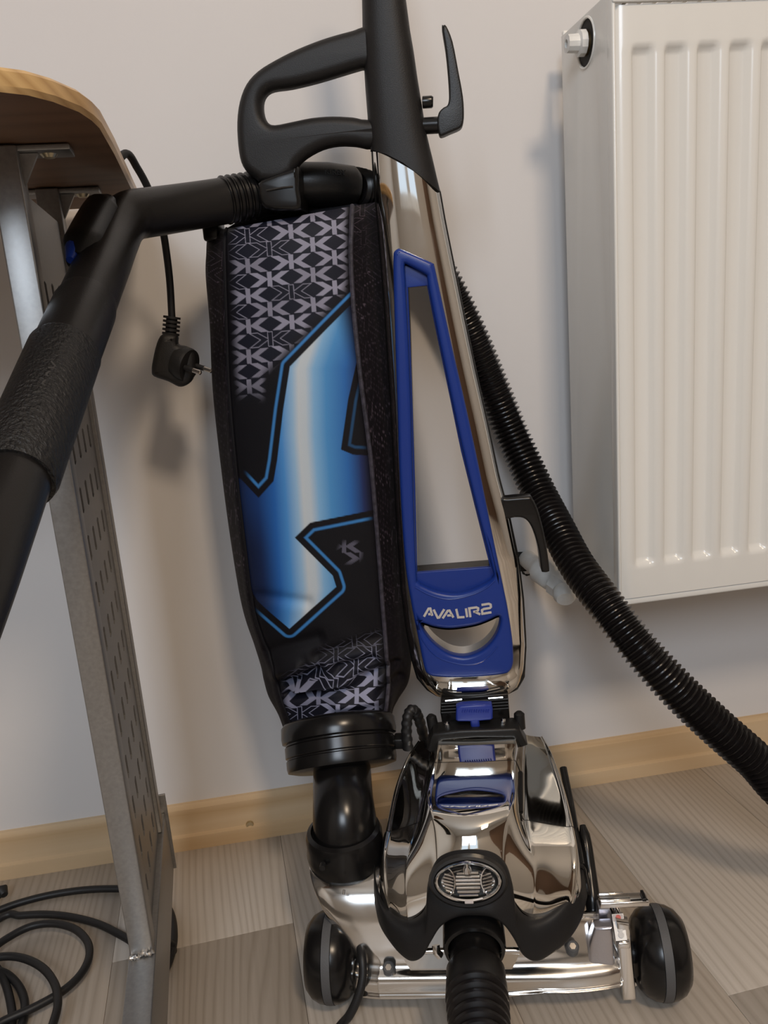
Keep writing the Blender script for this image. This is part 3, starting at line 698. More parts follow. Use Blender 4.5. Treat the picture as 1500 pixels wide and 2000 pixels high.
for q, zp, zs, zo, zb, xa, xb, xc, xd, xe, xf, xg, xh, dq in hood_spec:
    w_ = xe - xd
    def sh(x0, x1, t): return (x0 + (x1 - x0) * t, zo + (zs - zo) * t, q + dq * .45 * (1 - t) ** 2)
    fr = {.680: .002, .659: .006, .645: .008, .635: .005, .628: .0015}.get(q, 0)
    hood_rows.append([tuple(XZ(*t)) for t in ((xa, zb, q + dq + .006), (xa + (xb - xa) * .25, zb * .35 + zo * .65 - .004, q + dq), sh(xb, xc, 0), sh(xb, xc, .14), sh(xb, xc, .5), sh(xb, xc, .86), (xc, zs + .0012, q), (xd, zp - .0015, q + fr), (xd + w_ * .06, zp, q + fr * .78), (xd + w_ * .3, zp, q + fr * .16), ((xd + xe) / 2, zp, q), (xd + w_ * .7, zp, q + fr * .16), (xe - w_ * .06, zp, q + fr * .78), (xe, zp - .0015, q + fr), (xf, zs + .0012, q), sh(xg, xf, .86), sh(xg, xf, .5), sh(xg, xf, .14), sh(xg, xf, 0), (xh - (xh - xg) * .25, zb * .35 + zo * .65 - .004, q + dq), (xh, zb, q + dq + .006))])
NR_, NC_ = 10, 6
HS = net(hood_rows, NR_, NC_)
nr, nc = HS.shape[:2]
fr_cell, re_cell = [], []
for i in range(nr - 1):
    for j in range(nc - 1):
        a = i / NR_; b = j / NC_
        front = (a >= 4.9) or (a >= 3.0 and 6.4 <= b <= 13.55)
        f = (i * nc + j, i * nc + j + 1, (i + 1) * nc + j + 1, (i + 1) * nc + j)
        (fr_cell if front else re_cell).append(f)
def sub(cells, shift):
    used = sorted({i for f in cells for i in f}); ix = {k: n for n, k in enumerate(used)}
    P = HS.reshape(-1, 3)[used] + np.asarray(shift); return P, [tuple(ix[i] for i in f) for f in cells]
NU = np.array([0, 0, 1.0]) * .7 - QB * .5
v, f = sub(re_cell, NU * 0); mh = obj('motor_hood', v, f, M['chrome_hood'], vac, angle=180, label='polished rear motor hood')
v, f = sub(fr_cell, NU * .0022); fh = obj('front_hood', v, f, M['chrome_hood'], vac, angle=180, label='polished front hood')
def hp_(a, b): return HS[int(round(a * NR_)), int(round(b * NC_))]
aa = lambda a0, a1, n=24: np.linspace(a0, a1, n)
sl_ = [hp_(4.9, b) for b in aa(0.0, 6.4, 37)]; sr_ = [hp_(4.9, b) for b in aa(13.6, 20, 37)]
ul = [hp_(a, 6.4) for a in aa(3.0, 4.9, 20)]; ur = [hp_(a, 13.6) for a in aa(3.0, 4.9, 20)]; cxx = [hp_(3.0, b) for b in aa(6.4, 13.6, 40)]
for p, r_ in ((sl_, .0013), (sr_, .0013), (ul, .0014), (ur, .0030), (cxx, .0013)):
    tube('hood_seam', p, r_, M['gloss'], mh, 8)

# --- black bumper with the headlight
bump_top = [(731, 1695, .676), (735, 1735, .652), (750, 1775, .634), (780, 1800, .622), (808, 1803, .617), (830, 1782, .617), (835, 1735, .622), (850, 1692, .630), (880, 1668, .636), (920, 1661, .637), (960, 1668, .636), (988, 1694, .630), (1002, 1735, .622), (1008, 1774, .617), (1030, 1798, .617), (1062, 1793, .622), (1102, 1762, .634), (1129, 1728, .652), (1137, 1690, .676)]
bump_bot = [(733, 1765, .664), (743, 1806, .646), (766, 1842, .628), (788, 1866, .617), (806, 1875, .613), (826, 1866, .611), (842, 1838, .609), (862, 1808, .607), (892, 1791, .605), (926, 1787, .605), (960, 1791, .605), (984, 1806, .607), (1003, 1832, .609), (1020, 1862, .611), (1042, 1875, .613), (1066, 1868, .617), (1106, 1838, .628), (1134, 1795, .646), (1146, 1750, .664)]
bt3 = np.array([V(*p) for p in bump_top]); bb3 = np.array([V(*p) for p in bump_bot])
out_ = (-QB + np.array([0, 0, .25]))
mid1 = bt3 * .85 + bb3 * .15 + out_ * .0055; mid2 = bt3 * .5 + bb3 * .5 + out_ * .008; mid3 = bt3 * .12 + bb3 * .88 + out_ * .006
bk = bb3 + QB * .012
G = net([bt3 + QB * .006, bt3 + out_ * .001, mid1, mid2, mid3, bb3, bk], 5, 6)
nr, nc = G.shape[:2]
bu = obj('bumper', G.reshape(-1, 3), grid_faces(nr, nc), M['bumper'], vac, angle=180, label='soft black front bumper')
hc_ = V(914, 1722, .6085)
axn = -QB * .80 + np.array([0, 0, .55]); axn /= np.linalg.norm(axn)
hx = QR.copy(); hy_ = np.cross(axn, hx); hy_ /= np.linalg.norm(hy_)
if hy_[2] < 0: hy_ = -hy_
RA, RB = .0285, .0162
def ell(ra, rb, h, n=56): return [hc_ + hx * ra * math.cos(t) + hy_ * rb * math.sin(t) + axn * h for t in np.linspace(0, 2 * math.pi, n, endpoint=False)]
def rings(name, spec, ma, parent, cap=False, **k):
    vs = [p for s in spec for p in ell(*s)]; n = 56; fs = grid_faces(len(spec), n, True)
    if cap: fs.append(tuple((len(spec) - 1) * n + i for i in range(n)))
    return obj(name, vs, fs, ma, parent, **k)
rings('headlight_socket', [(RA + .006, RB + .006, -.012), (RA + .0035, RB + .0035, .0005), (RA + .001, RB + .001, .0012), (RA, RB, -.004)], M['bumper'], bu)
hl_ = rings('headlight', [(RA, RB, -.004), (RA, RB, .0022), (RA - .0012, RB - .0012, .0032), (RA - .0026, RB - .0026, .0022), (RA - .003, RB - .003, -.004), (RA * .7, RB * .7, -.009), (RA * .3, RB * .3, -.0125), (RA * .05, RB * .05, -.013)], M['bright'], vac, cap=True, label='oval chrome headlight', angle=50)
# reflector facets and fluted optics
def hpt(a, b, h): return hc_ + hx * a + hy_ * b + axn * h
for i in range(7):
    b = -.0105 + i * .0028; wv = .0085 * math.sqrt(max(0.05, 1 - ((b + .001) / .0135) ** 2)) + .002
    tube('centre_flute', [hpt(-wv, b, -.0025), hpt(wv, b, -.0025)], .00125, M['bright'], hl_, 8)
for s in (-1, 1):
    for i in range(6):
        b = -.0075 + i * .0025; a0 = .0125; a1 = .0215 - abs(b) * .3
        tube('side_flute', [hpt(s * a0, b - .001, -.003), hpt(s * a1, b + .001, -.0015)], .0009, M['bright'], hl_, 8)
    arc = [hpt(s * (.0195 - .0085 * math.cos(t)), .011 * math.sin(t), -.001) for t in np.linspace(-1.25, 1.25, 18)]
    tube('optic_rim', arc, .0007, M['bright'], hl_, 8)
tube('bulb_mount', [hpt(0, .0065, -.004), hpt(0, .013, -.002), hpt(0, .0165, -.002)], [.0042, .0026, .003], M['bright'], hl_, 14)
obox('lens_tab', hpt(0, -RB + .0006, .0018), hx, hy_, axn, (.0075, .0028, .0035), M['pale_print'], hl_, .0006)
rings('lens', [(RA - .0028, RB - .0028, .0008), (RA - .006, RB - .006, .0026), (RA * .55, RB * .55, .0042), (RA * .25, RB * .25, .0050), (RA * .03, RB * .03, .0052)], M['glass'], hl_, cap=True, angle=180, label='clear lens')

# --- chrome base plate
base_rows = []
for z, q, xl0, xr0 in ((.122, .735, 617, 1204), (.122, .703, 608, 1204), (.1195, .684, 604, 1203), (.111, .667, 611, 1203), (.094, .656, 630, 1205), (.068, .648, 664, 1208), (.0535, .6445, 690, 1211), (.0475, .6415, 690, 1212), (.042, .634, 687, 1213), (.031, .632, 688, 1213), (.022, .638, 694, 1213)):
    row = []
    for x, d, k_ in ((xl0, .012, 1), (xl0 + 14, .003, 1), (xl0 + 50, 0, 1), (max(745, xl0 + 60), 0, 1), (850, 0, 1), (960, 0, 1), (1060, 0, .86), (1110, 0, .76), (1160, .002, .72), (xr0 - 10, .006, .72), (xr0, .012, .72)):
        zz = z if z < .05 else .05 + (z - .05) * (1 if k_ == 1 else (k_ - .42) / .58)
        qq_ = q if k_ == 1 else min(q, .672 + .010 * (q > .675) + .010 * (q > .69) + .008 * (q > .71))
        zz = zz if k_ == 1 else max(zz - max(0, q - .667) * .8, .03)
        row.append(tuple(XZ(x, zz, qq_ + d)))
    base_rows.append(row)
BN = np.array(base_rows); bkL = BN[:, :1] + QB * .03 + QR * .004; bkR = BN[:, -1:] + QB * .03; bkR[:5, :, 2] -= .05
BN = np.concatenate([bkL, BN, bkR], 1)
BN = np.concatenate([BN, BN[-1:] + QB * .09], 0)
G = net(BN, 7, 8); nr, nc = G.shape[:2]
bp_ = obj('base_casting', G.reshape(-1, 3), grid_faces(nr, nc), M['chrome_base'], vac, angle=180, label='polished metal base casting')
box_c = lambda *a: None
for (x, y, q) in ((760, 1893, .640), (1118, 1852, .645)):
    bo = lathe('bolt', [(.0058, -.006), (.0058, .005), (.0045, .0065), (0, .0065)], V(x, y, q), np.array([0, 0, .8]) - QB * .5, M['grey'], bp_, 24)
    lathe('bolt_recess', [(.003, .0066), (.0026, .0052), (0, .0052)], V(x, y, q), np.array([0, 0, .8]) - QB * .5, M['pin'], bo, 6)
tube('clip_pin', [V(826, 1858, .612), V(870, 1857, .612), V(1002, 1856, .612), V(1014, 1857, .612)], .0028, M['bright'], bp_, 14)
tube('clip_tab', [V(851, 1846, .609), V(853, 1860, .606), V(860, 1867, .606)], .0036, M['bright'], bp_, 12)
plate('side_block', [lv([(1158, 1797), (1192, 1795), (1199, 1892), (1168, 1890), (1146, 1862), (1148, 1828)], .655, 0)], .644, .014, .003, M['satin'], bp_, 3, label='dull grey metal side block')
tube('casting_mark', [V(672, 1738, .655), V(671, 1747, .653)], .0011, M['bright'], bp_, 8)

# --- height lever at the right
lo = lv([(1204, 1790), (1226, 1790), (1240, 1945), (1217, 1946), (1206, 1880)], .648)
lever = plate('height_lever', [lv([(1203, 1795), (1227, 1798), (1232, 1838), (1241, 1940), (1240, 1946), (1216, 1947), (1214, 1930), (1206, 1845)], .645)], .640, .012, .002, M['bright'], vac, 3, label='bright chrome height lever')
obox('lever_clip', V(1218, 1843, .634), QR, QB, EZ, (.0105, .006, .006), M['bright'], lever, .001)
sc = [V(1195, 1786, .650), V(1217, 1784, .650), V(1225, 1836, .634), V(1203, 1838, .634)]
sc = [np.array(p) for p in sc]
obj('scale_plate', [*sc, *[p + QB * .006 - EZ * .003 for p in sc]], [(0, 1, 2, 3), (0, 1, 5, 4), (1, 2, 6, 5), (2, 3, 7, 6), (3, 0, 4, 7)], M['desk_metal'], lever, smooth=False, label='height scale with a red mark and white dots')
def scp(u, t, h=.0006): return (sc[0] * (1 - u) + sc[1] * u) * (1 - t) + (sc[3] * (1 - u) + sc[2] * u) * t + (np.cross(sc[1] - sc[0], sc[3] - sc[0]) / np.linalg.norm(np.cross(sc[1] - sc[0], sc[3] - sc[0]))) * (-h if np.cross(sc[1] - sc[0], sc[3] - sc[0])[2] < 0 else h)
lab = [scp(.05, .02), scp(.95, .02), scp(.95, .27), scp(.05, .27)]
obj('scale_label', lab, [(0, 1, 2, 3)], M['pale_print'], lever, smooth=False)
for t, u, r_, mm_ in ((.14, .52, .0023, 'red_print'), (.35, .5, .0011, 'white_print'), (.47, .5, .0016, 'white_print'), (.62, .52, .0021, 'white_print'), (.80, .54, .0026, 'white_print')):
    c_ = scp(u, t, .0009); a1 = sc[1] - sc[0]; a1 = a1 / np.linalg.norm(a1); a2 = sc[3] - sc[0]; a2 = a2 - a1 * (a2 @ a1); a2 /= np.linalg.norm(a2)
    obj('scale_dot', [c_ + a1 * r_ * math.cos(t_) + a2 * r_ * math.sin(t_) for t_ in np.linspace(0, 2 * math.pi, 20, endpoint=False)], [tuple(range(20))], M[mm_], lever, smooth=False)
# pedal: a flat chrome tray seen from above
pdl = [F(1168, 1772, .108), F(1265, 1768, .108), F(1266, 1747, .108), F(1170, 1746, .108)]
pc_ = sum(pdl) / 4; pa = (pdl[1] - pdl[0]) ; pl_ = np.linalg.norm(pa); pa /= pl_; pb_ = np.cross(EZ, pa); pwid = abs((pdl[2] - pdl[1]) @ pb_)
ped = obox('foot_pedal', pc_, pa, pb_, EZ, (pl_, pwid, .006), M['bright'], vac, .0015, label='flat chrome foot pedal')
obox('pedal_tray', pc_ + EZ * .0036 - pa * .008, pa, pb_, EZ, (pl_ * .62, pwid * .62, .0016), M['chrome_base'], ped, .0005)
obox('pedal_stop', pc_ + EZ * .0040 + pa * pl_ * .41, pa, pb_, EZ, (.003, pwid * .9, .003), M['gloss'], ped, .0008)
obox('pedal_line', pc_ + EZ * .0046 - pa * .010 + pb_ * .004, pa, pb_, EZ, (pl_ * .5, .0015, .0012), M['bright'], ped, .0003)
obox('pedal_stem', V(1180, 1786, .668), QR, QB, EZ, (.013, .014, .022), M['satin'], ped, .001)
tube('lever_stub', [V(1200, 1775, .660), V(1206, 1790, .653)], .005, M['bright'], lever, 12)
for (x, y, q) in ((1207, 1920, .648), (1238, 1918, .648)):
    lathe('lever_pin', [(.0025, -.003), (.0025, .003), (.0015, .0036), (0, .0036)], V(x, y, q), -QB, M['bright'], lever, 14)

# --- wheels (four: the two behind are hidden by the front)
def wheel(px, py, q):
    c = V(px, py, q); r, qq, z = rq(c); R0 = .0415
    c = L(r, qq, R0 + .0002)
    prof = [(0, -.0245), (.020, -.0245), (.030, -.0225), (.0365, -.017), (.0402, -.010), (R0 - .0004, -.0046), (R0 - .0018, -.0043), (R0 - .0018, .0043), (R0 - .0004, .0046), (.0402, .010), (.0365, .017), (.030, .0225), (.020, .0245), (0, .0245)]
    w_ = lathe('wheel', prof, c, QR, M['gloss'], vac, 48, angle=50, label='glossy black rounded wheel')
    lathe('tread_band', [(R0 - .0022, -.0043), (R0, -.0040), (R0 + .0002, 0), (R0, .0040), (R0 - .0022, .0043)], c, QR, M['grey'], w_, 48, label='grey rubber tread band')
    return c
wl = wheel(648, 1866, .664); wr = wheel(1288, 1862, .664)
tube('axle', [wl, wl + QR * .055], .0065, M['black'], vac, 18)
tube('axle', [wr, wr - QR * .06], .0095, M['black'], vac, 18)
obox('axle_arm', wl + QR * .034 + QB * .01, QR, QB, EZ, (.006, .03, .022), M['satin'], vac, .002)
lathe('lever_pin', [(.004, -.003), (.004, .004), (.002, .005), (0, .005)], V(691, 1924, .645), -QB, M['bright'], vac, 14)

# --- fan inlet
ic = V(926, 1838, .612); iax = -QB * .96 + np.array([0, 0, -.12])
iax /= np.linalg.norm(iax)
lathe('inlet_ring', [(.026, -.03), (.0275, -.012), (.0275, .006), (.0262, .010), (.0235, .011), (.0225, .004), (.0225, -.02)], ic, iax, M['gloss'], vac, 44)

# --- side rail and rear pedals at the right of the hood
tube('side_rail', cr([V(1100, 1500, .80), V(1106, 1530, .785), V(1116, 1580, .76), V(1126, 1640, .72), V(1134, 1690, .69)], 6), [.004] * 25, M['gloss'], vac, 10)
vs, fs = tube_geo(cr([V(1138, 1612, .735), V(1145, 1650, .720), V(1151, 1700, .705), V(1156, 1745, .69), V(1158, 1780, .68)], 6), np.interp(np.arange(25), [0, 3, 20, 24], [.003, .0055, .0075, .006]), 14)
obj('toe_lever', vs, fs, M['gloss'], vac)
tube('hood_clip', cr([V(1130, 1690, .672), V(1139, 1695, .672), V(1143, 1712, .675), V(1150, 1745, .68)], 5), .0022, M['gloss'], vac, 8)

# --- exhaust elbow
el = [V(676, 1712, .705), V(676, 1660, .708), V(674, 1615, .712), V(671, 1575, .724), V(669, 1535, .748), V(668, 1500, .776), V(668, 1470, .80)]
tube('exhaust_elbow', cr(el, 6), np.interp(np.arange(37), [0, 14, 20, 36], [.0318, .0318, .0305, .0305]), M['gloss'], vac, 40, label='black exhaust elbow')
ec = V(676, 1650, .710)
rzc = rq(V(676, 1700, .710))[2]
lathe('elbow_cuff', [(.0385, 0), (.0395, .010), (.0382, .016), (.0382, .027), (.0365, .032), (.0325, .034), (.0315, .030)], L(rq(ec)[0], .709, .1185), (-.03, 0, 1), M['gloss'], vac, 48)
lathe('cuff_stud', [(.003, 0), (.003, .006), (0, .006)], V(631, 1688, .672), -QB, M['black'], vac, 12)
# collar: stacked rings
cc_ = V(669, 1499, .778); cax = np.array([0, 0, .82]) - QR * .10 + QB * .56
cax /= np.linalg.norm(cax)
lathe('bag_collar', [(.050, -.002), (.0580, .000), (.0590, .004), (.0590, .0115), (.0580, .0125), (.0580, .0137), (.0595, .0150), (.0595, .0255), (.0582, .0272), (.0582, .0286), (.0618, .0300), (.0625, .035), (.0618, .046), (.0590, .0495), (.054, .051), (.052, .044)], cc_, cax, M['gloss'], vac, 64, angle=35, label='black ring collar under the bag')
obox('collar_tab', V(783, 1447, .800), QR, QB, EZ, (.014, .016, .012), M['black'], vac, .002)
tube('cord_strain_relief', cr([V(797, 1462, .79), V(794, 1430, .79), V(796, 1402, .792), V(803, 1387, .796), (V(812, 1391, .80)), V(820, 1410, .81), V(828, 1440, .825)], 8), [.0052 + .0008 * (i % 4 < 2) for i in range(49)], M['cord'], vac, 14)
# --- fan case behind the base, under the elbow
tube('fan_case', [L(-.02, .64, .075), L(-.02, .66, .075), L(-.02, .73, .075), L(-.02, .75, .075)], [.055, .062, .062, .05], M['chrome_base'], vac, 36)
obox('motor_body', L(.005, .735, .105), QR, QB, EZ, (.13, .13, .09), M['gloss'], vac, .02)
for r in (-.055, .065):
    wv = lathe('rear_wheel', [(0, -.009), (.018, -.009), (.0225, -.006), (.0235, 0), (.0225, .006), (.018, .009), (0, .009)], L(r, .775, .0237), QR, M['gloss'], vac, 32)
    obox('rear_wheel_fork', L(r, .765, .05), QR, QB, EZ, (.012, .02, .05), M['black'], vac, .002)

# ------------------------------------------------------------------ dust bag (child of the cleaner)
bag_spec = [(424, -.18, 414, 443, 687, 738, .815, .060), (438, -.175, 405, 440, 686, 748, .803, .085), (470, -.15, 403, 439, 685, 752, .797, .095), (520, -.12, 402, 440, 684, 757, .794, .10), (620, -.10, 410, 443, 690, 765, .792, .10), (750, -.09, 416, 448, 703, 775, .790, .10),
            (900, -.08, 432, 461, 722, 783, .790, .10), (1050, -.08, 452, 478, 735, 788, .790, .10), (1180, -.08, 475, 495, 745, 795, .790, .10), (1255, -.06, 499, 517, 751, 803, .790, .10), (1300, -.02, 511, 533, 755, 803, .786, .095),
            (1330, .02, 516, 541, 757, 796, .794, .09), (1362, .02, 526, 548, 755, 776, .788, .085), (1398, -.03, 548, 562, 752, 764, .786, .08), (1450, -.03, 566, 576, 750, 758, .786, .075)]
BR = []
for y0, sl2, xa, xb, xc, xd, qf, th in bag_spec:
    Y = lambda x: y0 + sl2 * (x - 570)
    w_ = xc - xb
    pts = [((xa + xd) / 2, qf + th + .004), (xa + 40, qf + th * .92), (xa, qf + th * .5), (xb - 12, qf + .020), (xb, qf + .012), (xb + w_ * .06, qf + .005), (xb + w_ * .25, qf - .001), (xb + w_ * .5, qf - .004), (xb + w_ * .75, qf - .001), (xb + w_ * .94, qf + .005), (xc, qf + .011), (xc + 10, qf + .018), ((xc + xd) / 2 + 6, qf + .036), (xd, qf + th * .62), (xd - 30, qf + th * .95)]
    BR.append([(*V(x, Y(x), q_), x, Y(x)) for x, q_ in pts])
IL, IR = 4, 10
BG = net(BR, 40, 30, True)             # rows x (15*30) closed; last two columns are the design chart
nR, nC = BG.shape[:2]
chart = BG[:, :, 3:5]; BP = BG[:, :, :3].copy()
# folds in the cloth near the neck and soft waves along the seams
cx_, cy_ = chart[..., 0], chart[..., 1]
fold = np.zeros_like(cx_); FA = 2.3
def crease(x1, y1, x2, y2, amp, wid):
    d = np.array([x2 - x1, y2 - y1], float); Ln = np.linalg.norm(d); d /= Ln
    u = (cx_ - x1) * d[0] + (cy_ - y1) * d[1]; v = -(cx_ - x1) * d[1] + (cy_ - y1) * d[0]
    return FA * amp * np.exp(-(v / wid) ** 2) * sm(u / 22) * sm((Ln - u) / 22)
fold += crease(545, 1338, 640, 1306, .006, 9) + crease(640, 1310, 745, 1285, .004, 9) + crease(560, 1352, 700, 1322, -.006, 9) + crease(545, 1362, 640, 1345, .0065, 8)
fold += crease(505, 1280, 640, 1240, .002, 14) + crease(600, 1290, 760, 1240, .002, 12) + crease(520, 1320, 600, 1300, -.003, 12) + crease(700, 1330, 790, 1290, .005, 10) + crease(730, 1370, 790, 1310, .004, 9)
fold += crease(480, 1160, 620, 1180, .0015, 12) + crease(640, 1385, 760, 1360, -.002, 10)
fold += .0006 * np.sin(cy_ / 17.0 + np.sin(cx_ / 31.0) * 2) * sm((cy_ - 1150) / 80)
BP += fold[..., None] * QB
pxc = np.arange(nC)

def sdf_poly(P, x, y):
    P = np.asarray(P, float); d = np.full(x.shape, 1e9); ins_ = np.zeros(x.shape, bool)
    for i in range(len(P)):
        a, b = P[i], P[(i + 1) % len(P)]; e = b - a; wx, wy = x - a[0], y - a[1]
        t = np.clip((wx * e[0] + wy * e[1]) / (e @ e), 0, 1); d = np.minimum(d, np.hypot(wx - t * e[0], wy - t * e[1]))
        cnd = ((a[1] > y) != (b[1] > y)) & (x < (b[0] - a[0]) * (y - a[1]) / (b[1] - a[1] + 1e-12) + a[0]); ins_ ^= cnd
    return np.where(ins_, d, -d)
def lin(c): c = np.asarray(c, float) / 255; return np.where(c <= .04045, c / 12.92, ((c + .055) / 1.055) ** 2.4)
def motif(u, v):
    """one star-like unit: upright bar and four arms; u, v in chart units (x4.167)"""
    bar = np.maximum(np.abs(u) - 21, np.abs(v) - 61)
    au, av = np.abs(u), np.abs(v)
    arm = np.maximum.reduce([((au - 22) * -47 + (av - 10) * 73) / 86.8, ((au - 84) * 62 - av * 92) / 111, av - 59, 15 - au])
    return np.minimum(bar, arm) + 2.0
def lattice(x, y, o, e1, e2, k, outl, rot):
    """nearest motif of the lattice: signed distance (chart units) and whether it is an outlined one, and a tint per unit"""
    A_ = np.array([e1, e2], float).T; Ai = np.linalg.inv(A_)
    X, Y = x - o[0], y - o[1]
    a = Ai[0, 0] * X + Ai[0, 1] * Y; b = Ai[1, 0] * X + Ai[1, 1] * Y
    best = np.full(x.shape, 1e9); ol = np.zeros(x.shape, bool); tint = np.zeros(x.shape)
    c, s = math.cos(rot), math.sin(rot)
    for da in (-1, 0, 1, 2):
        for db in (-1, 0, 1, 2):
            ia, ib = np.floor(a) + da - .0, np.floor(b) + db
            px_, py_ = A_[0, 0] * ia + A_[0, 1] * ib, A_[1, 0] * ia + A_[1, 1] * ib
            u, v = (X - px_) / k, (Y - py_) / k
            u, v = u * c + v * s, -u * s + v * c
            sd = motif(u, v); 
            isol = np.zeros(x.shape, bool)
            for (qa, qb) in outl: isol |= (ia == qa) & (ib == qb)
            up = sd < best
            best = np.where(up, sd, best); ol = np.where(up, isol, ol); tint = np.where(up, np.mod(np.sin(ia * 12.9 + ib * 78.2) * 43758.5, 1), tint)
    return best, ol, tint
band = [(720, 560), (690, 590), (640, 640), (566, 716), (553, 800), (541, 900), (534, 940), (505, 972), (470, 935), (455, 930), (470, 1060), (480, 1140), (500, 1172), (565, 1229), (657, 1146), (650, 1124), (576, 1050), (606, 1021), (720, 998), (745, 995), (732, 890), (690, 888), (666, 878), (680, 780), (712, 640)]
def design(x, y):
    n = x.shape; C = np.zeros((*n, 3))
    base = lin((15, 14, 19)); navy = lin((22, 24, 38))
    side = sm((x - np.interp(y, [430, 700, 1250], [440, 450, 500])) / 25) * sm((np.interp(y, [430, 700, 900, 1250], [690, 700, 728, 752]) - x) / 18)
    C[:] = base
    # top lattice
    d, ol, ti = lattice(x, y, (484, 519.6), (42.7, 25.2), (42.0, -33.6), 1 / 4.167, [(-1, 1), (0, 1), (2, 0), (-1, 0), (1, -2), (3, -2), (0, -1)], -.08)
    line_ = (x - 552) * .72 + (y - 700) * .70          # distance past the diagonal
    up_m = sm((-line_ + 6) / 26) * sm((y - 395) / 10) * side
    lowleft = sm((522 - x) / 12) * sm((790 - y) / 40) * side
    mk = np.clip(np.maximum(up_m * sm((800 - y) / 60), lowleft * sm((y - 560) / 30) * .75), 0, 1)
    fill = np.where(ol, sm((4.2 - np.abs(d)) / 2.8), sm((1.2 - d) / 2.4))
    tc = lin((146, 147, 166)) * (.72 + .45 * ti)[..., None]
    warm = lin((128, 120, 132)); tc = tc * .65 + warm * .35
    mk = mk * sm((684 - x) / 22)
    inner = mk * .8
    C = C * (1 - inner[..., None]) + navy * inner[..., None]
    fm = (fill * mk)[..., None]; C = C * (1 - fm) + tc * fm
    # lower lattice
    d, ol, ti = lattice(x, y, (621.7, 1364), (39, 22.7), (36.3, -29.5), 1 / 4.41, [(0, 1), (0, -1), (-1, 2)], -.03)
    lm = sm((y - (1305 - (x - 560) * .30)) / 18) * side * sm((x - 545) / 22) * sm((750 - x) / 22)
    ol = ol | (y < 1335 - (x - 560) * .12)
    lm2 = sm((y - (1235 - (x - 700) * .3)) / 20) * sm((x - 610) / 40) * side * .35
    fill = np.where(ol, sm((4.2 - np.abs(d)) / 2.8), sm((1.2 - d) / 2.4)); lmm = np.maximum(lm, lm2)
    C = C * (1 - .6 * lm[..., None]) + navy * .6 * lm[..., None]
    fm = (fill * lmm)[..., None]; C = C * (1 - fm) + (lin((148, 150, 174)) * (.7 + .4 * ti)[..., None]) * fm
    # small grey pair in the lower right
    d, ol, ti = lattice(x, y, (672, 1067), (34, 24), (60, -60), 1 / 4.6, [], 0.0)
    sp_ = sm((1 - np.hypot((x - 684) / 30, (y - 1078) / 30)) / .5)
    fm = (sm((1.5 - d) / 3) * sp_ * .6)[..., None]; C = C * (1 - fm) + lin((110, 108, 125)) * fm
    # blue band
    sd = sdf_poly(band, x, y)
    cxl = np.interp(y, [560, 720, 850, 950, 1050, 1150, 1230], [640, 588, 590, 597, 603, 610, 600]); t = x - cxl
    ks = np.array([-150, -95, -62, -40, -18, -6, 8, 24, 48, 85, 112, 135]); 
    kc = np.array([lin(c) for c in [(22, 24, 40), (26, 56, 110), (40, 98, 172), (78, 142, 205), (150, 185, 215), (196, 203, 208), (190, 200, 208), (130, 176, 214), (78, 142, 198), (48, 104, 172), (36, 48, 92), (24, 22, 32)]])
    g = np.stack([np.interp(t, ks, kc[:, i]) for i in range(3)], -1)
    dk = sm((y - 965) / 120) * sm((540 - x + (y - 1000) * .12) / 55)      # band fades into the cloth at the lower left
    g = g * (1 - .75 * dk[..., None]) + lin((22, 28, 52)) * (.75 * dk[..., None])
    rf = sm((x - np.interp(y, [560, 700, 900, 1000], [672, 690, 700, 706])) / 30)
    g = g * (1 - rf[..., None]) + lin((26, 24, 34)) * rf[..., None]
    tf = sm((x + (720 - y) * .25 - 672) / 45) * sm((740 - y) / 60)
    g = g * (1 - tf[..., None]) + lin((24, 26, 44)) * tf[..., None]
    blk = sm((sd + 14) / 2.0); C = C * (1 - blk[..., None]) + lin((17, 15, 20)) * blk[..., None]
    outer = sm((4.4 - np.abs(sd + 15.0)) / 3.4) * side
    vis = np.clip(sm((x - 470) / 25) * (1 - rf) , 0, 1)
    vis = np.maximum(vis, sm((x - 655) / 10) * sm((y - 720) / 60) * sm((900 - y) / 20) * .34 * sm((715 - x) / 12))
    vis = vis * (1 - .72 * sm((x - 652) / 8) * sm((y - 690) / 40) * sm((915 - y) / 10))
    om = (outer * vis * .95)[..., None]; C = C * (1 - om) + lin((62, 128, 192)) * om
    ins_m = sm((sd + .6) / 1.6)[..., None]; C = C * (1 - ins_m) + g * ins_m
    return C
def side_design(x, y):
    C = np.zeros((*x.shape, 3)); C[:] = lin((20, 16, 20))
    d, ol, ti = lattice(x, y, (712, 520), (40, 26), (38, -30), 1 / 4.2, [], 0.05)
    fm = (sm((2.6 - np.abs(d)) / 2.2) * (.18 + .34 * (ti > .72)) * sm((1300 - y) / 200))[..., None]
    C = C * (1 - fm) + lin((120, 105, 118)) * fm
    wv = (np.sin(x * .45 + np.sin(y * .11) * 3) * np.sin(y * .31 + x * .2) > .55) * .05
    return C * (1 - wv[..., None]) + lin((90, 80, 98)) * wv[..., None]
mcl = bpy.data.materials.new('printed_cloth'); mcl.use_nodes = True
nt, b_ = nodes(mcl); at_ = add(nt, 'ShaderNodeAttribute', attribute_name='print'); nt.links.new(at_.outputs['Color'], b_.inputs['Base Color'])
b_.inputs['Roughness'].default_value = .62; b_.inputs['Specular IOR Level'].default_value = .22; bump(mcl, 1600, .25, .0005)
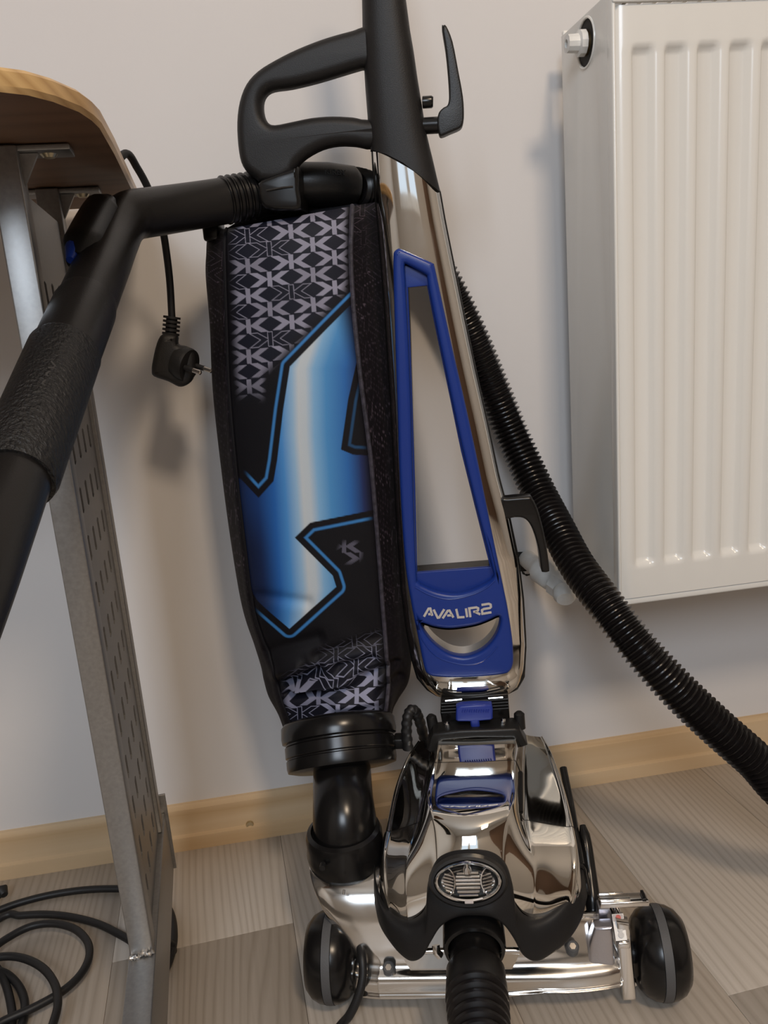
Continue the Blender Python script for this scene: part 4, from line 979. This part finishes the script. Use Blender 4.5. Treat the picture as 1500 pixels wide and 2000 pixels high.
def patch(name, c0, c1, fn, label, nx=3, ny=2):
    cols = list(range(c0, c1 + 1)); P = BP[:, cols]; Ch = chart[:, cols]
    P = cr(P, ny); P = np.swapaxes(cr(np.swapaxes(P, 0, 1), nx), 0, 1)
    Q_ = cr(Ch, ny); Q_ = np.swapaxes(cr(np.swapaxes(Q_, 0, 1), nx), 0, 1)
    nr, nc = P.shape[:2]
    o = obj(name, P.reshape(-1, 3), grid_faces(nr, nc), mcl, vac, angle=180, label=label)
    Cc = fn(Q_[..., 0], Q_[..., 1]).reshape(-1, 3)
    at = o.data.attributes.new('print', 'FLOAT_COLOR', 'POINT')
    at.data.foreach_set('color', np.hstack([Cc, np.ones((len(Cc), 1))]).ravel().astype(np.float32))
    return o
K = 30
fp = patch('bag_front_panel', IL * K, IR * K, design, 'printed bag front with blue band and grey lattice pattern', 2, 2)
lp = patch('bag_left_panel', 1 * K, IL * K, side_design, 'dark patterned left side of the bag', 1, 1)
rp = patch('bag_right_panel', IR * K, 14 * K, side_design, 'dark patterned right side of the bag', 1, 1)
bc = list(range(14 * K, 15 * K)) + list(range(0, K + 1))
obj('bag_back_panel', BP[:, bc].reshape(-1, 3), grid_faces(nR, len(bc)), M['fabric_back'], vac)
obj('bag_top', BP[0], [tuple(range(nC))], M['fabric_back'], vac)
tube('bag_piping', BP[::8, IR * K + 3] - QB * .0012, .0024, M['piping'], rp, 8)
tube('bag_piping', BP[::8, IL * K] - QB * .001, .0017, M['fabric_back'], lp, 8)
plate('bag_hanger', [lv([(445, 447), (520, 414), (600, 405), (692, 397), (705, 410), (690, 424), (560, 444)], .86, 2)], .853, .012, .002, M['fabric_back'], vac, 2)
obox('bag_tab', V(418, 452, .84), QR, QB, EZ, (.016, .03, .02), M['gloss'], vac, .003)

# ------------------------------------------------------------------ hose and wand
hose = thing('vacuum_hose', 'black corrugated vacuum hose with wand, hooked over the cleaner beside the radiator', 'hose', tuple(L(.0, .60, .0)))
def dense(path, step):
    P = cr(path, 40); d = np.r_[0, np.cumsum(np.linalg.norm(np.diff(P, axis=0), axis=1))]
    n = int(d[-1] / step); s = np.linspace(0, d[-1], n); return np.stack([np.interp(s, d, P[:, i]) for i in range(3)], 1), s
hp1 = [W(690, 368, .862), W(718, 375, .882), W(760, 402, .908), W(815, 463, .922), W(866, 546, .926), W(915, 645, .926), W(960, 752, .926), W(1003, 855, .918), W(1052, 962, .885), W(1090, 1035, .845), W(1128, 1106, .805), W(1181, 1178, .765), W(1242, 1258, .735), W(1318, 1342, .71), W(1398, 1418, .69), W(1472, 1483, .675), W(1568, 1572, .66),
       (.585, .625, .105), (.650, .560, .055), (.668, .450, .034), (.52, .28, .029), (.36, .22, .034), (.20, .24, .055), L(.035, .34, .088), L(.01, .43, .095), L(-.004, .475, .101)]
HPp, hs_ = dense(hp1, .00098)
ph = (hs_ / .0059) % 1.0
rad_ = .0164 + .0042 * np.clip(1 - np.abs(ph - .5) / .34, 0, 1) ** .8
tube('corrugated_tube', HPp, rad_, M['hose'], hose, 26, angle=28)
# cuff by the clip, smooth tube, elbow grip
cf = [W(575, 360, .853), W(580, 360, .853), W(640, 361, .857), W(688, 366, .861), W(693, 367, .862)]
cu_ = tube('hose_cuff', cf, [.0185, .0205, .0208, .0200, .0165], M['wand'], hose, 30)
gt = [W(582, 362, .851), W(510, 380, .846), W(430, 394, .832), W(340, 408, .806), W(270, 418, .778)]
tube('grip_tube', cr(gt, 8), .0208, M['wand'], hose, 30)
for i in range(5):
    x = 437 + i * 12.5; y = np.interp(x, [430, 510], [393, 380]); q_ = np.interp(x, [430, 510], [.832, .846])
    tube('grip_ring', [W(x, y, q_), W(x + 2.5, y - .4, q_ + .0005), W(x + 4.5, y - .8, q_ + .0008), W(x + 7, y - 1.2, q_ + .0013)], [.0205, .0222, .0222, .0205], M['gloss'], hose, 30)
eb = [W(285, 416, .784), W(258, 421, .772), W(236, 438, .758), W(220, 470, .735), W(203, 512, .700), W(186, 552, .668), W(166, 600, .636)]
tube('wand_elbow', cr(eb, 8), .0208, M['wand'], hose, 30, label='matt black elbow grip')
hump = [W(214, 396, .755), W(198, 416, .742), W(182, 446, .720), W(165, 484, .692), W(152, 512, .676)]
eo = tube('valve_housing', cr(hump, 6), np.interp(np.arange(25), [0, 5, 18, 24], [.008, .0150, .0165, .009]), M['wand'], hose, 20)
tube('slide_button', [W(166, 440, .712), W(156, 462, .697), W(145, 488, .680), W(137, 508, .668)], [.003, .0066, .0072, .003], M['blue'], eo, 14, label='blue slide button')
s1 = [W(171, 588, .642), W(164, 604, .634), W(112, 728, .566), W(108, 738, .561)]
tube('wand_socket', s1, [.0208, .0224, .0224, .021], M['wand'], hose, 30)
sv = [W(124, 690, .586), W(120, 700, .580), W(76, 812, .530), W(24, 945, .478), W(22, 952, .476)]
sb = [W(128, 684, .589), W(125, 692, .585), W(33, 925, .487), W(28, 938, .482)]
slv = tube('grip_sleeve', sb, [.0222, .0240, .0240, .0225], M['leather'], hose, 40, label='leather-grained grip sleeve')
tube('wand', cr([W(40, 905, .494), W(0, 1010, .455), W(-50, 1140, .415), W(-110, 1290, .38)], 6), .0200, M['wand'], hose, 30)
# moulded name on the sleeve and on the cuff
def text3d(name, s, org, ex, ey, size, ma, parent, ext=.0004):
    cu = bpy.data.curves.new('t', 'FONT'); cu.body = s; cu.size = size; cu.extrude = ext; cu.align_x = 'CENTER'; cu.align_y = 'CENTER'; cu.resolution_u = 2
    o = bpy.data.objects.new('t', cu); COL.objects.link(o); dg = bpy.context.evaluated_depsgraph_get(); dg.update()
    me = bpy.data.meshes.new_from_object(o.evaluated_get(dg), depsgraph=dg)
    vv = np.empty(len(me.vertices) * 3); me.vertices.foreach_get('co', vv); vv = vv.reshape(-1, 3); fs = [tuple(p.vertices) for p in me.polygons]
    bpy.data.objects.remove(o); bpy.data.curves.remove(cu); bpy.data.meshes.remove(me)
    ex, ey = np.asarray(ex, float), np.asarray(ey, float); ex /= np.linalg.norm(ex); ey = ey - ex * (ey @ ex); ey /= np.linalg.norm(ey); ez = np.cross(ex, ey)
    return obj(name, [np.asarray(org) + ex * a + ey * b + ez * c for a, b, c in vv], fs, ma, parent, smooth=False)
sd_ = W(60, 835, .52) - W(100, 740, .56); sd_ /= np.linalg.norm(sd_)
cen = (W(80, 800, .5365)); tov = O3 - cen; tov -= sd_ * (tov @ sd_); tov /= np.linalg.norm(tov)
text3d('moulded_name', 'KIRBY', cen + tov * .0241, -sd_, np.cross(tov, -sd_), .014, M['emboss'], slv)
c2 = W(652, 352, .858); ax2 = W(690, 366, .861) - W(580, 360, .853); ax2 /= np.linalg.norm(ax2)
tv2 = O3 - c2; tv2 -= ax2 * (tv2 @ ax2); tv2 /= np.linalg.norm(tv2)
c2 = W(648, 361, .8575) + (tv2 * .85 + EZ * .5) / np.linalg.norm(tv2 * .85 + EZ * .5) * .0209
text3d('moulded_name', 'KIRBY', c2, ax2, np.cross(tv2, ax2) * .7 - tv2 * .4, .008, M['dark'], cu_)
# front end: coupling, neck and ribbed strain relief
def fa(t, dz=0.0): return ic + iax * t + np.array([0, 0, dz])
tube('coupling', [fa(-.01), fa(.004), fa(.022), fa(.026), fa(.03)], [.0205, .0212, .0212, .0225, .0238], M['gloss'], hose, 40)
tube('hose_end', [fa(.026), fa(.030), fa(.050), fa(.055)], [.0225, .0248, .0256, .0245], M['wand'], hose, 40)
pr, rr2 = [], []
e0 = fa(.052); e1 = HPp[-1]
for i in range(9):
    t = i / 9
    for k_, rv in ((0, .0228), (.2, .0228), (.35, .0262), (.65, .0262), (.85, .0228)):
        u = t + k_ / 9; pr.append(e0 + (e1 - e0) * u * 1.0); rr2.append(rv - .004 * u)
tube('ribbed_relief', pr, rr2, M['hose'], hose, 40, angle=30)

# ------------------------------------------------------------------ power cable on the floor
zf_ = .0053
def fl_(pts, z=zf_): return [F(x, y, z) for x, y in pts]
cA = fl_([(318, 1905), (333, 1870), (340, 1830), (334, 1785), (312, 1752), (285, 1738), (245, 1736), (180, 1737), (120, 1744), (60, 1757), (0, 1777)])
lp1 = [F(0, 1777, zf_) + np.array(v) for v in ((-.06, -.03, 0), (-.10, -.06, 0), (-.09, -.085, 0), (-.05, -.075, 0))]
cB = fl_([(0, 1793), (40, 1788), (90, 1786), (140, 1791), (190, 1804), (230, 1823), (262, 1843), (292, 1874), (296, 1915), (262, 1985), (200, 2065), (110, 2100), (20, 2040)])
cC = fl_([(-30, 1960), (-40, 1905), (-15, 1856), (20, 1829), (62, 1809), (105, 1804), (145, 1814), (170, 1838), (174, 1868), (158, 1902), (122, 1936), (66, 1968), (0, 1998), (-60, 2040)], zf_ + .0085)
cD = fl_([(-110, 2010), (-100, 1930), (-40, 1880), (10, 1868), (50, 1873), (85, 1892), (107, 1922), (113, 1955), (108, 1985), (92, 2025), (50, 2090)], zf_ + .0085 * 2)
cE = fl_([(-20, 2090), (14, 2030), (24, 1995), (20, 1955), (8, 1915), (-12, 1885), (-40, 1880), (-50, 1890), (-20, 1893), (12, 1902), (36, 1925), (48, 1955), (46, 1990), (36, 2040)], zf_ + .003)
lp2 = fl_([(60, 2200), (250, 2280), (480, 2220), (610, 2090), (660, 2010)])
cG = [V(683, 1982, .617), V(700, 1945, .622), V(709, 1905, .630), V(707, 1868, .640), V(703, 1845, .655), V(700, 1815, .69), V(705, 1800, .72)]
path = cA + lp1 + cB + cC + cD + cE + lp2 + [np.array(p) for p in cG]
pw = tube('power_cable', cr(path, 8), .0041, M['cord'], None, 12)
tag(pw, 'black power cable lying in loose loops on the floor under the desk', 'cable')
tube('cable_tip', [F(-12, 1752, .010), F(-2, 1742, .012), F(5, 1740, .012), F(9, 1748, .010)], [.006, .0075, .0075, .004], M['plug'], pw, 14)
bpy.context.view_layer.update()
